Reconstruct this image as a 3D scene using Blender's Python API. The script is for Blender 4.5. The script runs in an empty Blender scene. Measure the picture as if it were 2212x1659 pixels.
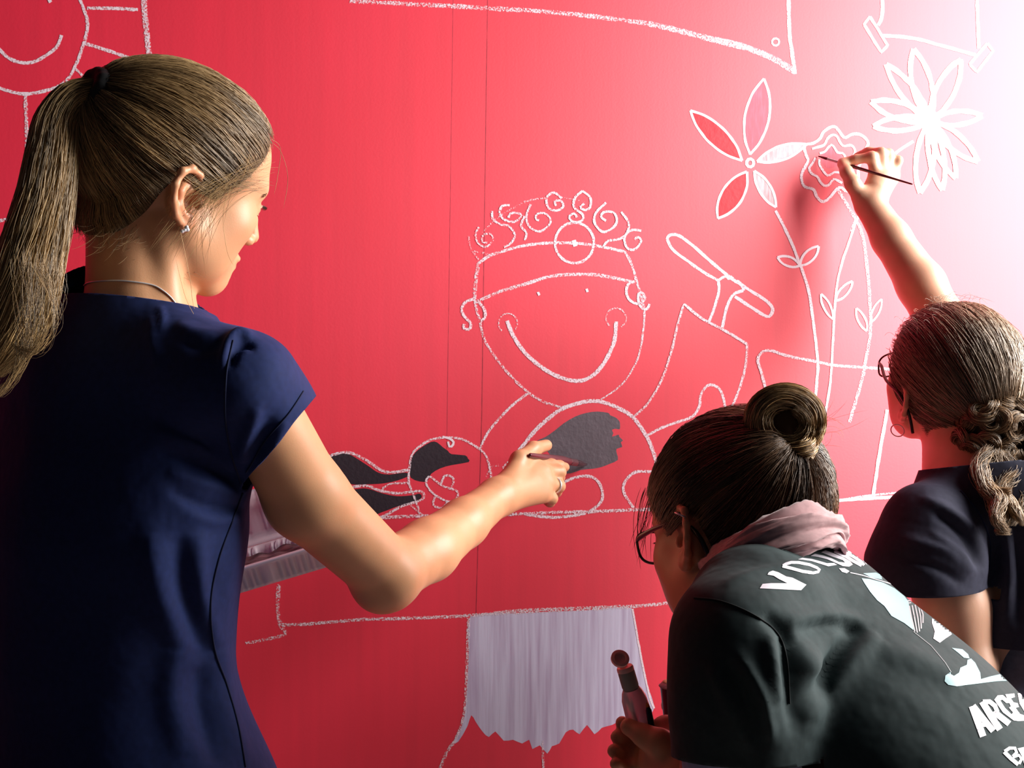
import bpy, bmesh, math, random
import numpy as np
from mathutils import Vector, Matrix, noise as mnoise
from mathutils.bvhtree import BVHTree
from mathutils.geometry import delaunay_2d_cdt

random.seed(7)
RNG = np.random.default_rng(7)
SC = bpy.context.scene
COL = SC.collection

# ------------------------------------------------------------------ camera
FW, FH, FPX = 2212.0, 1659.0, 2400.0
CAM_Z = 1.35
cam_d = bpy.data.cameras.new('camera')
cam_d.sensor_width = 36.0
cam_d.lens = 36.0 * FPX / FW
cam_d.clip_start = 0.05
cam_o = bpy.data.objects.new('camera', cam_d)
cam_o.location = (0, 0, CAM_Z)
cam_o.rotation_euler = (math.radians(90), 0, 0)
COL.objects.link(cam_o)
SC.camera = cam_o

# ------------------------------------------------------------------ world, light, exposure
SC.view_settings.view_transform = 'Standard'
SC.view_settings.look = 'None'
SC.view_settings.exposure = 0.0
SC.view_settings.gamma = 1.0
SC.view_settings.use_curve_mapping = False
world = bpy.data.worlds.new('world')
SC.world = world
world.use_nodes = True
world.node_tree.nodes['Background'].inputs[0].default_value = (0.75, 0.72, 1.0, 1)
world.node_tree.nodes['Background'].inputs[1].default_value = 0.020
SC.cycles.max_bounces = 6
SC.cycles.transparent_max_bounces = 24
SC.cycles.sample_clamp_indirect = 6.0

def area_light(name, loc, target, sx, sy, power, color):
    l = bpy.data.lights.new(name, 'AREA')
    l.shape = 'RECTANGLE'; l.size = sx; l.size_y = sy
    l.energy = power; l.color = color
    o = bpy.data.objects.new(name, l)
    o.location = loc
    o.rotation_euler = (Vector(target) - Vector(loc)).to_track_quat('-Z', 'Y').to_euler()
    COL.objects.link(o)
    return o
# daylight through the tall window in the right-hand wall, close to the painted wall
area_light('window_light', (2.05, 1.46, 1.95), (0.2, 1.60, 1.40), 1.05, 1.75, 165.0, (1.0, 0.975, 0.93))

# ------------------------------------------------------------------ placing helpers
def P(px, py, d):
    """world point seen at photo pixel px,py at depth d metres"""
    return np.array([(px - FW / 2) / FPX * d, d, CAM_Z - (py - FH / 2) / FPX * d])

YC, YAW = 1.72, math.radians(20)
WD = np.array([math.cos(YAW), math.sin(YAW), 0.0])      # along the painted wall
WN = np.array([math.sin(YAW), -math.cos(YAW), 0.0])     # out of the wall, into the room
WO = np.array([0.0, YC, 0.0])
def W(px, py):
    """(s, z) on the painted wall"""
    t = (px - FW / 2) / FPX
    y = YC / (1 - t * math.tan(YAW))
    x = t * y
    return (x / math.cos(YAW), CAM_Z - (py - FH / 2) / FPX * y)
def wall_pt(s, z, off=0.0):
    return WO + WD * s + np.array([0, 0, z]) + WN * off
def Wp(px, py, off=0.0):
    s, z = W(px, py)
    return wall_pt(s, z, off)

# ------------------------------------------------------------------ object helpers
def mesh_obj(name, verts, faces, mat=None, parent=None, smooth=True):
    me = bpy.data.meshes.new(name)
    verts = np.asarray(verts, dtype=np.float32).reshape(-1, 3)
    if isinstance(faces, np.ndarray) and len(faces):
        n, k = faces.shape
        me.vertices.add(len(verts)); me.vertices.foreach_set('co', verts.ravel())
        me.loops.add(n * k); me.loops.foreach_set('vertex_index', faces.astype(np.int32).ravel())
        me.polygons.add(n)
        me.polygons.foreach_set('loop_start', np.arange(0, n * k, k, dtype=np.int32))
        me.update(calc_edges=True); me.validate()
    else:
        me.from_pydata([tuple(v) for v in verts], [], [tuple(f) for f in faces])
    if smooth:
        me.polygons.foreach_set('use_smooth', np.ones(len(me.polygons), dtype=bool))
    if mat: me.materials.append(mat)
    o = bpy.data.objects.new(name, me)
    COL.objects.link(o)
    if parent is not None: o.parent = parent
    return o

def tag(o, label=None, cat=None, group=None, kind=None):
    if label: o['label'] = label
    if cat: o['category'] = cat
    if group: o['group'] = group
    if kind: o['kind'] = kind
    return o

def thing(name, loc, label, cat, group=None):
    o = bpy.data.objects.new(name, None)
    o.empty_display_size = 0.1
    COL.objects.link(o)
    tag(o, label, cat, group)
    return o

def colattr(o, cols, name='tint'):
    a = o.data.color_attributes.new(name, 'FLOAT_COLOR', 'POINT')
    c = np.ones((len(o.data.vertices), 4), dtype=np.float32)
    c[:, :3] = cols
    a.data.foreach_set('color', c.ravel())

# ------------------------------------------------------------------ materials
def new_mat(name):
    m = bpy.data.materials.new(name); m.use_nodes = True
    nt = m.node_tree
    b = nt.nodes['Principled BSDF']
    return m, nt, b
def nd(nt, typ, **kw):
    n = nt.nodes.new(typ)
    for k, v in kw.items():
        if k.startswith('_'): setattr(n, k[1:], v)
        else: n.inputs[k].default_value = v
    return n
def simple(name, col, rough=0.5, metal=0.0, spec=0.5, bump=0, bscale=400, var=0.0, vscale=30, sheen=0.0):
    m, nt, b = new_mat(name)
    b.inputs['Base Color'].default_value = (*col, 1)
    b.inputs['Roughness'].default_value = rough
    b.inputs['Metallic'].default_value = metal
    b.inputs['Specular IOR Level'].default_value = spec
    if sheen: 
        b.inputs['Sheen Weight'].default_value = sheen
        b.inputs['Sheen Roughness'].default_value = 0.5
    tc = nd(nt, 'ShaderNodeTexCoord')
    if var:
        n = nd(nt, 'ShaderNodeTexNoise', Scale=vscale, Detail=4.0)
        nt.links.new(tc.outputs['Object'], n.inputs['Vector'])
        mx = nd(nt, 'ShaderNodeMixRGB', _blend_type='MULTIPLY'); mx.inputs[0].default_value = 1
        mx.inputs[1].default_value = (*col, 1)
        r = nd(nt, 'ShaderNodeMapRange'); r.inputs[3].default_value = 1 - var; r.inputs[4].default_value = 1 + var
        nt.links.new(n.outputs['Fac'], r.inputs[0]); nt.links.new(r.outputs[0], mx.inputs[2])
        nt.links.new(mx.outputs[0], b.inputs['Base Color'])
    if bump:
        n2 = nd(nt, 'ShaderNodeTexNoise', Scale=bscale, Detail=3.0)
        nt.links.new(tc.outputs['Object'], n2.inputs['Vector'])
        bp = nd(nt, 'ShaderNodeBump', Strength=bump, Distance=0.001)
        nt.links.new(n2.outputs['Fac'], bp.inputs['Height']); nt.links.new(bp.outputs[0], b.inputs['Normal'])
    return m

def catmull(pts, n=6, closed=False):
    P_ = [np.array(p, dtype=float) for p in pts]
    if len(P_) < 3: 
        return [P_[0] + (P_[-1] - P_[0]) * t for t in np.linspace(0, 1, n * 3)]
    out = []
    N = len(P_)
    rng = range(N) if closed else range(N - 1)
    for i in rng:
        if closed: a, b, c, d = P_[(i - 1) % N], P_[i], P_[(i + 1) % N], P_[(i + 2) % N]
        else: a, b, c, d = P_[max(i - 1, 0)], P_[i], P_[i + 1], P_[min(i + 2, N - 1)]
        for k in range(n):
            t = k / n
            out.append(0.5 * ((2 * b) + (-a + c) * t + (2 * a - 5 * b + 4 * c - d) * t * t + (-a + 3 * b - 3 * c + d) * t ** 3))
    if closed: out.append(out[0])
    else: out.append(P_[-1])
    return out
# ------------------------------------------------------------------ the painted wall
def red_paint():
    m, nt, b = new_mat('red_wall_paint')
    tc = nd(nt, 'ShaderNodeTexCoord')
    n = nd(nt, 'ShaderNodeTexNoise', Scale=3.0, Detail=5.0)
    n2 = nd(nt, 'ShaderNodeTexNoise', Scale=260.0, Detail=2.0)
    mp = nd(nt, 'ShaderNodeMapping'); mp.inputs['Scale'].default_value = (60, 60, 3)
    n3 = nd(nt, 'ShaderNodeTexNoise', Scale=1.0, Detail=3.0)
    nt.links.new(tc.outputs['Object'], n.inputs['Vector']); nt.links.new(tc.outputs['Object'], n2.inputs['Vector'])
    nt.links.new(tc.outputs['Object'], mp.inputs['Vector']); nt.links.new(mp.outputs[0], n3.inputs['Vector'])
    r = nd(nt, 'ShaderNodeValToRGB')
    r.color_ramp.elements[0].position = 0.3; r.color_ramp.elements[0].color = (0.70, 0.003, 0.030, 1)
    r.color_ramp.elements[1].position = 0.7; r.color_ramp.elements[1].color = (0.75, 0.006, 0.042, 1)
    nt.links.new(n.outputs['Fac'], r.inputs[0])
    mx = nd(nt, 'ShaderNodeMixRGB', _blend_type='MULTIPLY'); mx.inputs[0].default_value = 1
    rr = nd(nt, 'ShaderNodeMapRange'); rr.inputs[1].default_value = 0.3; rr.inputs[2].default_value = 0.7
    rr.inputs[3].default_value = 0.95; rr.inputs[4].default_value = 1.03
    nt.links.new(n3.outputs['Fac'], rr.inputs[0])
    nt.links.new(r.outputs[0], mx.inputs[1]); nt.links.new(rr.outputs[0], mx.inputs[2])
    nt.links.new(mx.outputs[0], b.inputs['Base Color'])
    b.inputs['Roughness'].default_value = WALL_ROUGH
    b.inputs['Specular IOR Level'].default_value = WALL_SPEC
    bp = nd(nt, 'ShaderNodeBump', Strength=0.12, Distance=0.0006)
    ad = nd(nt, 'ShaderNodeMath', _operation='ADD')
    nt.links.new(n2.outputs['Fac'], ad.inputs[0]); nt.links.new(n3.outputs['Fac'], ad.inputs[1])
    nt.links.new(ad.outputs[0], bp.inputs['Height']); nt.links.new(bp.outputs[0], b.inputs['Normal'])
    return m
WALL_ROUGH, WALL_SPEC = 0.58, 0.82

def chalk_mat(name, col, density=0.62, rough=0.9):
    m, nt, b = new_mat(name)
    b.inputs['Base Color'].default_value = (*col, 1)
    b.inputs['Roughness'].default_value = rough
    b.inputs['Specular IOR Level'].default_value = 0.2
    tc = nd(nt, 'ShaderNodeTexCoord')
    n = nd(nt, 'ShaderNodeTexNoise', Scale=420.0, Detail=2.0)
    nt.links.new(tc.outputs['Object'], n.inputs['Vector'])
    at = nd(nt, 'ShaderNodeAttribute', _attribute_name='tint')      # r: pressure of the stroke, falling to its edge
    ad = nd(nt, 'ShaderNodeMath', _operation='ADD')
    nt.links.new(n.outputs['Fac'], ad.inputs[0]); nt.links.new(at.outputs['Fac'], ad.inputs[1])
    mr = nd(nt, 'ShaderNodeMapRange'); mr.inputs[1].default_value = 1.0 - 0.13; mr.inputs[2].default_value = 1.0 + 0.13
    nt.links.new(ad.outputs[0], mr.inputs[0])
    nt.links.new(mr.outputs[0], b.inputs['Alpha'])
    return m

M_RED = red_paint()
M_CHALK = chalk_mat('chalk', (0.82, 0.66, 0.74))
def slab(name, s0, s1, z0, z1, t, mat, **kw):
    vs = []
    for off in (0, -t):
        for s, z in ((s0, z0), (s1, z0), (s1, z1), (s0, z1)): vs.append(wall_pt(s, z, off))
    f = [(0, 1, 2, 3), (7, 6, 5, 4), (0, 4, 5, 1), (1, 5, 6, 2), (2, 6, 7, 3), (3, 7, 4, 0)]
    return mesh_obj(name, vs, f, mat, smooth=False, **kw)
wall_back = slab('wall_back', -1.9, 2.05, 0.0, 2.7, 0.12, M_RED)
tag(wall_back, 'red painted wall covered with white chalk outlines of a mural', kind='structure')

STROKE_N = [0]
def strokes(name, lines, mat=None, parent=None, label=None):
    """chalk strokes on the wall: each is (points, width_px, pressure[, closed[, smooth]])"""
    V, F, C = [], [], []
    for ln in lines:
        pts, w, pr = ln[0], ln[1], ln[2]
        closed = ln[3] if len(ln) > 3 else False
        sm = ln[4] if len(ln) > 4 else True
        if sm: q = catmull(pts, 7, closed)
        else:
            q = []
            pp = list(pts) + ([pts[0]] if closed else [])
            for a, b in zip(pp[:-1], pp[1:]):
                for t in np.linspace(0, 1, 8)[:-1]: q.append(np.array(a, float) * (1 - t) + np.array(b, float) * t)
            q.append(np.array(pp[-1], float))
        q = np.array(q)
        # resample about every 5 px
        seg = np.r_[0, np.cumsum(np.linalg.norm(np.diff(q, axis=0), axis=1))]
        n = max(3, int(seg[-1] / 5))
        tt = np.linspace(0, seg[-1], n)
        q = np.c_[np.interp(tt, seg, q[:, 0]), np.interp(tt, seg, q[:, 1])]
        d = np.gradient(q, axis=0); d /= (np.linalg.norm(d, axis=1)[:, None] + 1e-9)
        nn = np.c_[-d[:, 1], d[:, 0]]
        STROKE_N[0] += 1
        off = 0.00030 + 0.000012 * (STROKE_N[0] % 40)
        ph = random.random() * 100
        base = len(V)
        for i in range(n):
            k = 1 + 0.22 * mnoise.noise(Vector((ph, i * 0.35, 0))) 
            ww = (w[0] + (w[1] - w[0]) * i / (n - 1)) if isinstance(w, tuple) else w
            jx = nn[i] * 0.6 * mnoise.noise(Vector((ph + 9, i * 0.25, 3)))
            prr = (pr if pr > .9 else pr - .03) + 0.07 * mnoise.noise(Vector((ph, i * 0.15, 7)))
            for u, pe in ((-1, -0.12), (-0.55, 0), (0.55, 0), (1, -0.12)):
                x, y = q[i] + jx + nn[i] * u * ww * k * 0.54
                V.append(Wp(x, y, off)); C.append([prr + pe] * 3)
            if i:
                a = base + 4 * (i - 1)
                for j in range(3): F.append((a + j, a + 4 + j, a + 5 + j, a + j + 1))
    o = mesh_obj(name, V, np.array(F), mat or M_CHALK, parent or wall_back, smooth=False)
    colattr(o, np.array(C))
    if label: o['label'] = label
    return o

def patch(name, pts, mat, off=0.00012, parent=None, label=None, smooth=True, n=4):
    """a filled area of paint lying on the wall"""
    q = catmull(pts, n, True)[:-1] if smooth else pts
    r = delaunay_2d_cdt([Vector((p[0], p[1])) for p in q], [], [list(range(len(q)))], 1, 1e-4)
    o = mesh_obj(name, [Wp(v[0], v[1], off) for v in r[0]], [tuple(f) for f in r[2]], mat, parent or wall_back, smooth=False)
    if label: o['label'] = label
    return o

def sc(pts, o, s):
    return [(o[0] + x / s, o[1] + y / s) for x, y in pts]
def arc(cx, cy, rx, ry, a0, a1, n=14):
    return [(cx + rx * math.cos(math.radians(a)), cy + ry * math.sin(math.radians(a))) for a in np.linspace(a0, a1, n)]
def petal(base, tip, wid, n=7):
    b, t = np.array(base, float), np.array(tip, float)
    d = t - b; L = np.linalg.norm(d); d /= L; nrm = np.array([-d[1], d[0]])
    up = [b + d * L * k + nrm * wid / 2 * math.sin(math.pi * k) ** 0.75 for k in np.linspace(0, 1, n)]
    dn = [b + d * L * k - nrm * wid / 2 * math.sin(math.pi * k) ** 0.75 for k in np.linspace(1, 0, n)][1:-1]
    return [tuple(p) for p in up], [tuple(p) for p in up + dn]
def petal_lines(base, tip, wid, w, pr):
    up, full = petal(base, tip, wid)
    dn = [full[0]] + full[len(up):][::-1] + [tip]
    return [(up, w, pr), (dn, w, pr)]

# smiling sun and the frame beside it, top left
strokes('chalk_sun', [
    ([(168, -12), (185, 30), (189, 55), (183, 87), (166, 136), (145, 172), (112, 192), (60, 203), (27, 199), (-8, 188)], 7, .62),
    ([(-10, 98), (0, 108), (18, 125), (45, 135), (72, 134), (101, 119), (123, 101), (133, 76)], 7, .66),
    ([(188, 18), (240, 18), (298, 21)], 7, .62), ([(184, 94), (226, 107), (297, 131)], 7, .62),
    ([(161, 148), (175, 160), (184, 171)], 5, .6), ([(55, 206), (58, 300), (57, 345)], 8, .55),
    ([(-12, 479), (18, 473)], 7, .55), ([(104, 3), (111, 0)], 8, .8)], label='chalk drawing of a smiling round sun with rays')
strokes('chalk_frame', [([(311, -10), (312, 20), (316, 63), (320, 100), (324, 135), (326, 200)], 12, .58)])
# long sweep across the top
strokes('chalk_ship', [
    ([(755, 2), (870, 8), (1040, 17), (1200, 27), (1340, 43), (1400, 51)], (9, 10), .52),
    ([(1400, 51), (1473, 68), (1547, 88), (1620, 106), (1672, 128), (1718, 156)], (11, 13), .56),
    ([(1530, 82), (1600, 98), (1660, 122)], (10, 12), .6),
    ([(1703, -10), (1705, 73), (1710, 110), (1717, 160)], 8, .66),
    (arc(1675, 91, 8, 8, 0, 360), 4, .75)], label='chalk outline sweeping across the top to a point with a small porthole')
strokes('chalk_swing', [
    ([(1905, -10), (1906, 20), (1903, 42), (1896, 55)], 7, .72),
    ([(1879, 36), (1866, 53), (1903, 113), (1917, 98)], 6, .75, True, False),
    ([(1907, 77), (1973, 83), (2042, 101), (2107, 119)], 7, .75),
    ([(2110, -10), (2112, 50), (2114, 105)], 7, .75),
    ([(2132, 94), (2145, 110), (2110, 156), (2094, 139)], 6, .75, True, False)], label='chalk outline with two small tilted blocks at its corners')

M_WHITE = simple('white_wall_paint', (0.80, 0.76, 0.84), 0.45)
M_BRED = simple('bright_red_petal_paint', (0.62, 0.006, 0.02), 0.5, spec=0.25, bump=0.5, bscale=90)
def wash(name, col, dens, scale=(220, 220, 40)):
    m, nt, b = new_mat(name)
    b.inputs['Base Color'].default_value = (*col, 1); b.inputs['Roughness'].default_value = 0.6
    tc = nd(nt, 'ShaderNodeTexCoord'); mp = nd(nt, 'ShaderNodeMapping'); mp.inputs['Scale'].default_value = scale
    n = nd(nt, 'ShaderNodeTexNoise', Scale=1.0, Detail=4.0)
    nt.links.new(tc.outputs['Object'], mp.inputs[0]); nt.links.new(mp.outputs[0], n.inputs['Vector'])
    r = nd(nt, 'ShaderNodeMapRange'); r.inputs[1].default_value = 0.25; r.inputs[2].default_value = 0.75
    r.inputs[3].default_value = max(0, dens - .3); r.inputs[4].default_value = min(1, dens + .3)
    nt.links.new(n.outputs['Fac'], r.inputs[0]); nt.links.new(r.outputs[0], b.inputs['Alpha'])
    return m
M_PALE = wash('pale_wash', (0.8, 0.62, 0.68), 0.55)
M_ROSY = wash('rosy_wash', (0.62, 0.10, 0.17), 0.6)

# big white daisy, painted thickly
C0 = (2009, 261)
dl = []
for tip, wd in (((1914, 139), 32), ((1973, 106), 42), ((2075, 128), 40), ((1881, 220), 36), ((1886, 273), 30),
                ((2121, 250), 30), ((1987, 417), 38), ((2035, 411), 32), ((2064, 385), 32), ((2112, 349), 34)):
    dl += petal_lines(C0, tip, wd, 10, 1.2)
dl += [(arc(C0[0], C0[1], 12, 14, 0, 360), 16, 1.3), (arc(C0[0], C0[1], 5, 5, 0, 360), 10, 1.3)]
daisy = strokes('chalk_daisy', dl, chalk_mat('thick_white_paint', (0.85, 0.83, 0.86)), label='large white painted daisy with ten petals')
strokes('chalk_daisy_stem', [([(1973, 305), (1952, 318), (1932, 333)], 6, .8), ([(1932, 333), (1895, 380), (1862, 440), (1838, 500)], 5, .6)], parent=daisy)
# five-petalled flower
flo = []
for base, tip, wd in (((1603, 347), (1491, 239), 42), ((1620, 334), (1650, 170), 52), ((1635, 349), (1741, 312), 30),
                      ((1629, 369), (1676, 448), 26), ((1613, 371), (1550, 472), 46)):
    flo += petal_lines(base, tip, wd, 5, .95)
flo += [(arc(1620, 352, 8, 9, 0, 360), 6, .95)]
flower = strokes('chalk_flower', flo, label='chalk flower with five long petals, two of them filled red')
for base, tip, wd, mt in (((1603, 347), (1491, 239), 39, M_BRED), ((1620, 334), (1650, 170), 49, M_ROSY), ((1635, 349), (1741, 312), 24, M_PALE),
                          ((1629, 369), (1676, 448), 21, M_PALE), ((1613, 371), (1550, 472), 43, M_BRED)):
    patch('petal', petal(base, tip, wd)[1], mt, 0.00012, flower, n=2)
strokes('stem', [([(1675, 455), (1705, 514), (1728, 572), (1746, 627), (1757, 699), (1766, 782), (1764, 825), (1760, 875)], 6, .72)]
        + petal_lines((1728, 574), (1768, 532), 22, 5, .8) + petal_lines((1728, 574), (1679, 556), 20, 5, .8), parent=flower)
# rose with wavy rings
z4 = (1700, 250), 6.146
rose = strokes('chalk_rose', [
    (sc([(230, 400), (350, 365), (440, 300), (480, 220), (560, 160), (630, 145), (680, 190), (760, 290), (850, 250), (950, 245), (1040, 300), (1075, 370), (1040, 450), (1000, 560), (945, 700), (940, 870), (860, 960), (780, 1000), (720, 955), (660, 975), (560, 1090), (490, 1140), (440, 1130), (390, 1070), (350, 980), (230, 940), (190, 850), (200, 760), (250, 660), (280, 590), (250, 520)], *z4), 6, .72, True),
    (sc([(330, 440), (400, 420), (490, 390), (540, 300), (600, 255), (660, 270), (700, 350), (750, 405), (840, 390), (890, 430), (900, 500), (870, 540)], *z4), 5, .75),
    (sc([(380, 560), (330, 640), (290, 700), (330, 770), (400, 810), (440, 880), (500, 930), (560, 910), (620, 840), (730, 895)], *z4), 5, .7),
    (sc([(430, 500), (500, 480), (540, 430), (590, 385), (630, 430), (670, 490), (740, 500), (770, 550)], *z4), 4.5, .75),
    (sc([(430, 580), (430, 650), (470, 720), (530, 790), (580, 780), (620, 750), (700, 755)], *z4), 4.5, .72)],
    label='chalk rose of nested wavy rings')
patch('petal', sc([(470, 520), (590, 420), (720, 520), (700, 640), (560, 700), (470, 640)], *z4), M_ROSY, 0.00012, rose)
strokes('stem', [([(1809, 409), (1840, 460), (1862, 505), (1872, 572), (1878, 645), (1880, 710), (1871, 771), (1858, 833), (1834, 912)], 7, .55)]
        + petal_lines((1880, 697), (1904, 646), 15, 4, .7) + petal_lines((1872, 715), (1849, 666), 16, 4.5, .75), parent=rose)
strokes('chalk_stem', [([(1862, 463), (1850, 475), (1833, 525), (1815, 580), (1804, 645), (1798, 753), (1793, 825), (1782, 896)], 5, .7)]
        + petal_lines((1805, 650), (1841, 608), 18, 4.5, .75) + petal_lines((1799, 690), (1773, 635), 15, 4.5, .75))
strokes('chalk_pot', [([(1657, 870), (1653, 840), (1646, 811), (1637, 778), (1645, 762), (1663, 757), (1702, 769), (1757, 780), (1800, 789), (1858, 793), (1925, 798)], 6, .62),
                      ([(1916, 885), (1909, 925), (1901, 970), (1885, 1071)], 7, .72)], label='chalk outline of a flower pot')
strokes('chalk_table', [
    ([(1400, 1100), (1500, 1096), (1700, 1087), (1796, 1082), (1865, 1077), (1960, 1072)], 7, .72),
    ([(1822, 1079), (1870, 1071), (1960, 1062)], 4, .6),
    ([(821, 1118), (886, 1115), (931, 1114), (1050, 1112), (1131, 1110), (1192, 1107), (1265, 1105), (1330, 1103), (1410, 1099)], 7, .55),
    ([(1131, 1110), (1170, 1116), (1212, 1117), (1265, 1109)], 6, .62),
    ([(602, 1262), (600, 1318), (606, 1350), (618, 1369)], 9, .5), ([(618, 1369), (598, 1376), (530, 1390)], 7, .5),
    ([(606, 1350), (660, 1348), (710, 1344), (785, 1338), (866, 1336), (1012, 1330), (1110, 1320), (1190, 1316), (1355, 1310), (1400, 1307), (1500, 1297)], 7, .54),
    ([(1000, 1330), (1190, 1320), (1360, 1312)], 7, .5),
    ([(1012, 1335), (1008, 1450), (1003, 1540), (985, 1595), (965, 1625), (945, 1675)], 7, .52),
    ([(1366, 1315), (1385, 1420), (1402, 1500), (1413, 1530)], 4, .75),
    ([(1172, 1600), (1174, 1680)], 5, .5)], label='chalk outline of a long table top')
z3 = (500, 850), 2.458
z5 = (900, 380), 2.765
z3c = (980, 880), 5.03
# the smiling doctor figure
boy = strokes('chalk_figure', [
    (sc([(365, 525), (430, 480), (500, 455), (600, 425), (700, 408), (820, 400), (950, 402), (1060, 415), (1150, 432), (1240, 452)], *z5), 6, .6),
    (sc([(1240, 452), (1280, 520), (1310, 620), (1335, 700), (1358, 800), (1355, 900), (1330, 1060), (1280, 1170), (1210, 1260), (1100, 1335)], *z5), (6, 3), .58),
    (sc([(365, 525), (350, 620), (345, 720), (358, 800), (378, 870), (395, 950), (440, 1040), (530, 1160), (650, 1280), (750, 1345), (870, 1385)], *z5), 5.5, .54),
    (sc([(370, 545), (358, 640), (352, 720), (362, 810)], *z5), 4, .5),
    (sc([(365, 748), (500, 690), (650, 645), (780, 605), (900, 590), (1050, 590), (1180, 610), (1300, 635)], *z5), 7, .58),
    (sc(arc(942, 400, 116, 121, 0, 360, 20), *z5), 5.5, .64), (sc([(930, 405), (955, 398)], *z5), 13, 1.1),
    (sc([(540, 865), (580, 960), (650, 1060), (750, 1145), (850, 1200), (960, 1225), (1040, 1200), (1110, 1130), (1160, 1040), (1185, 960), (1190, 870)], *z5), 8, .66),
    (sc(arc(545, 880, 56, 58, 130, 400, 12), *z5), 3, .5), (sc(arc(1190, 850, 60, 60, 130, 420, 12), *z5), 3.5, .52),
    (sc([(722, 707), (735, 701)], *z5), 7, 1.0), (sc([(1010, 686), (1024, 681)], *z5), 7, 1.0)],
    label='chalk drawing of a smiling face with a headband and round head mirror')
strokes('ear', [(sc([(340, 735), (290, 755), (268, 800), (290, 845), (322, 880), (315, 915), (280, 910), (285, 885)], *z5), 6, .62),
                (sc([(365, 750), (400, 790), (408, 840), (380, 870)], *z5), 6, .6)], parent=boy)
strokes('ear', [(sc([(1300, 630), (1265, 645), (1250, 690), (1270, 740), (1320, 765), (1360, 740), (1350, 700), (1325, 700), (1325, 750), (1345, 790), (1375, 795), (1390, 765)], *z5), 5.5, .66)], parent=boy)
strokes('curls', [(sc(q, *z5), w, p) for q, w, p in (
    ([(555, 175), (510, 180), (495, 220), (520, 260), (580, 275), (625, 240), (600, 220), (560, 225), (548, 250)], 5, .6),
    ([(450, 210), (455, 260), (500, 290), (550, 300), (585, 350), (565, 400), (520, 425)], 5, .58),
    ([(390, 340), (470, 260), (560, 200), (660, 150), (770, 130)], 4, .46), ([(860, 128), (900, 133), (1000, 155)], 3, .42),
    ([(680, 170), (655, 240), (670, 300), (730, 332), (785, 300), (800, 260), (760, 222), (715, 230), (712, 260), (730, 265)], 4.5, .62),
    ([(645, 240), (622, 300), (655, 340), (645, 385)], 5, .6),
    ([(865, 135), (820, 100), (775, 130), (785, 190), (830, 208), (875, 185), (860, 150), (825, 150), (830, 180)], 5, .62),
    ([(990, 90), (945, 130), (940, 190), (990, 230), (985, 268), (935, 275), (910, 245), (940, 225), (955, 248)], 5, .66),
    ([(990, 90), (1035, 130), (1035, 185), (1010, 205), (975, 190), (1000, 165)], 5, .66),
    ([(1130, 160), (1070, 220), (1062, 280), (1110, 335), (1170, 310), (1195, 270), (1175, 220), (1120, 215), (1100, 245), (1130, 268)], 5, .68),
    ([(1220, 215), (1265, 280), (1250, 350), (1200, 380), (1140, 390), (1115, 425)], 5, .66),
    ([(1340, 328), (1280, 325), (1240, 370), (1255, 430), (1300, 440), (1340, 390), (1320, 365), (1300, 380)], 5, .64),
    ([(370, 305), (350, 350), (365, 400), (410, 425), (450, 390), (445, 350), (400, 350), (388, 390), (420, 400)], 4.5, .54),
    ([(310, 360), (320, 430), (370, 500)], 4, .46), ([(340, 450), (400, 460), (440, 475)], 4, .46))], parent=boy)
strokes('arm', [
    (sc([(1595, 765), (1560, 880), (1525, 1030), (1470, 1200), (1400, 1330), (1330, 1410), (1285, 1440)], *z5), 5, .58),
    (sc([(1595, 765), (1700, 850), (1850, 930), (1972, 1005)], *z5), 5.5, .64),
    (sc([(1972, 1005), (1965, 1130), (1920, 1290), (1850, 1450)], *z5), 5, .62),
    (sc([(1370, 1555), (1450, 1510), (1560, 1470), (1650, 1435), (1690, 1370), (1695, 1310), (1740, 1250), (1800, 1265), (1835, 1340), (1848, 1470)], *z5), 5.5, .64),
    ], parent=boy)
strokes('arm', [(sc([(665, 1298), (560, 1380), (450, 1500), (410, 1560), (380, 1625)], *z5), 5.5, .58)], parent=boy)
strokes('paintbrush_outline', [
    (sc([(1495, 380), (1510, 355), (1560, 355), (1640, 410), (1850, 590), (1960, 665), (2080, 740), (2125, 790), (2110, 835), (2070, 830), (1900, 720)], *z5), 6.5, .74),
    (sc([(1495, 380), (1530, 440), (1620, 510), (1720, 580), (1800, 625)], *z5), 6, .74),
    (sc([(1800, 625), (1805, 680), (1780, 780), (1745, 870)], *z5), 6, .72),
    (sc([(1950, 685), (1890, 710), (1850, 790), (1825, 905)], *z5), 6, .72),
    (sc([(1800, 625), (1830, 605), (1850, 600), (1865, 620), (1880, 600), (1900, 635), (1920, 625), (1940, 655), (1955, 685)], *z5), 5.5, .74, False, False)], parent=boy)
belly = strokes('belly', [(
    sc([(560, 1700), (620, 1630), (700, 1530), (780, 1455), (870, 1390), (1000, 1350), (1100, 1348), (1200, 1385), (1290, 1440), (1370, 1550), (1410, 1640), (1432, 1724), (1440, 1790)], *z5), 8, .64),
    ([(1077, 1005), (1062, 1009), (1050, 1030)], 5, .45),
    ([(1085, 1012), (1100, 996), (1125, 970)], 5, .55)], parent=boy)
strokes('foot', [([(1195, 1052), (1206, 1049), (1232, 1035), (1265, 1028), (1289, 1037), (1301, 1062), (1297, 1086), (1269, 1108)], 6, .62)], parent=boy)
strokes('foot', [([(1425, 1021), (1388, 1018), (1368, 1022), (1352, 1037), (1346, 1055), (1352, 1073), (1368, 1097)], 6, .6)], parent=boy)
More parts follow.
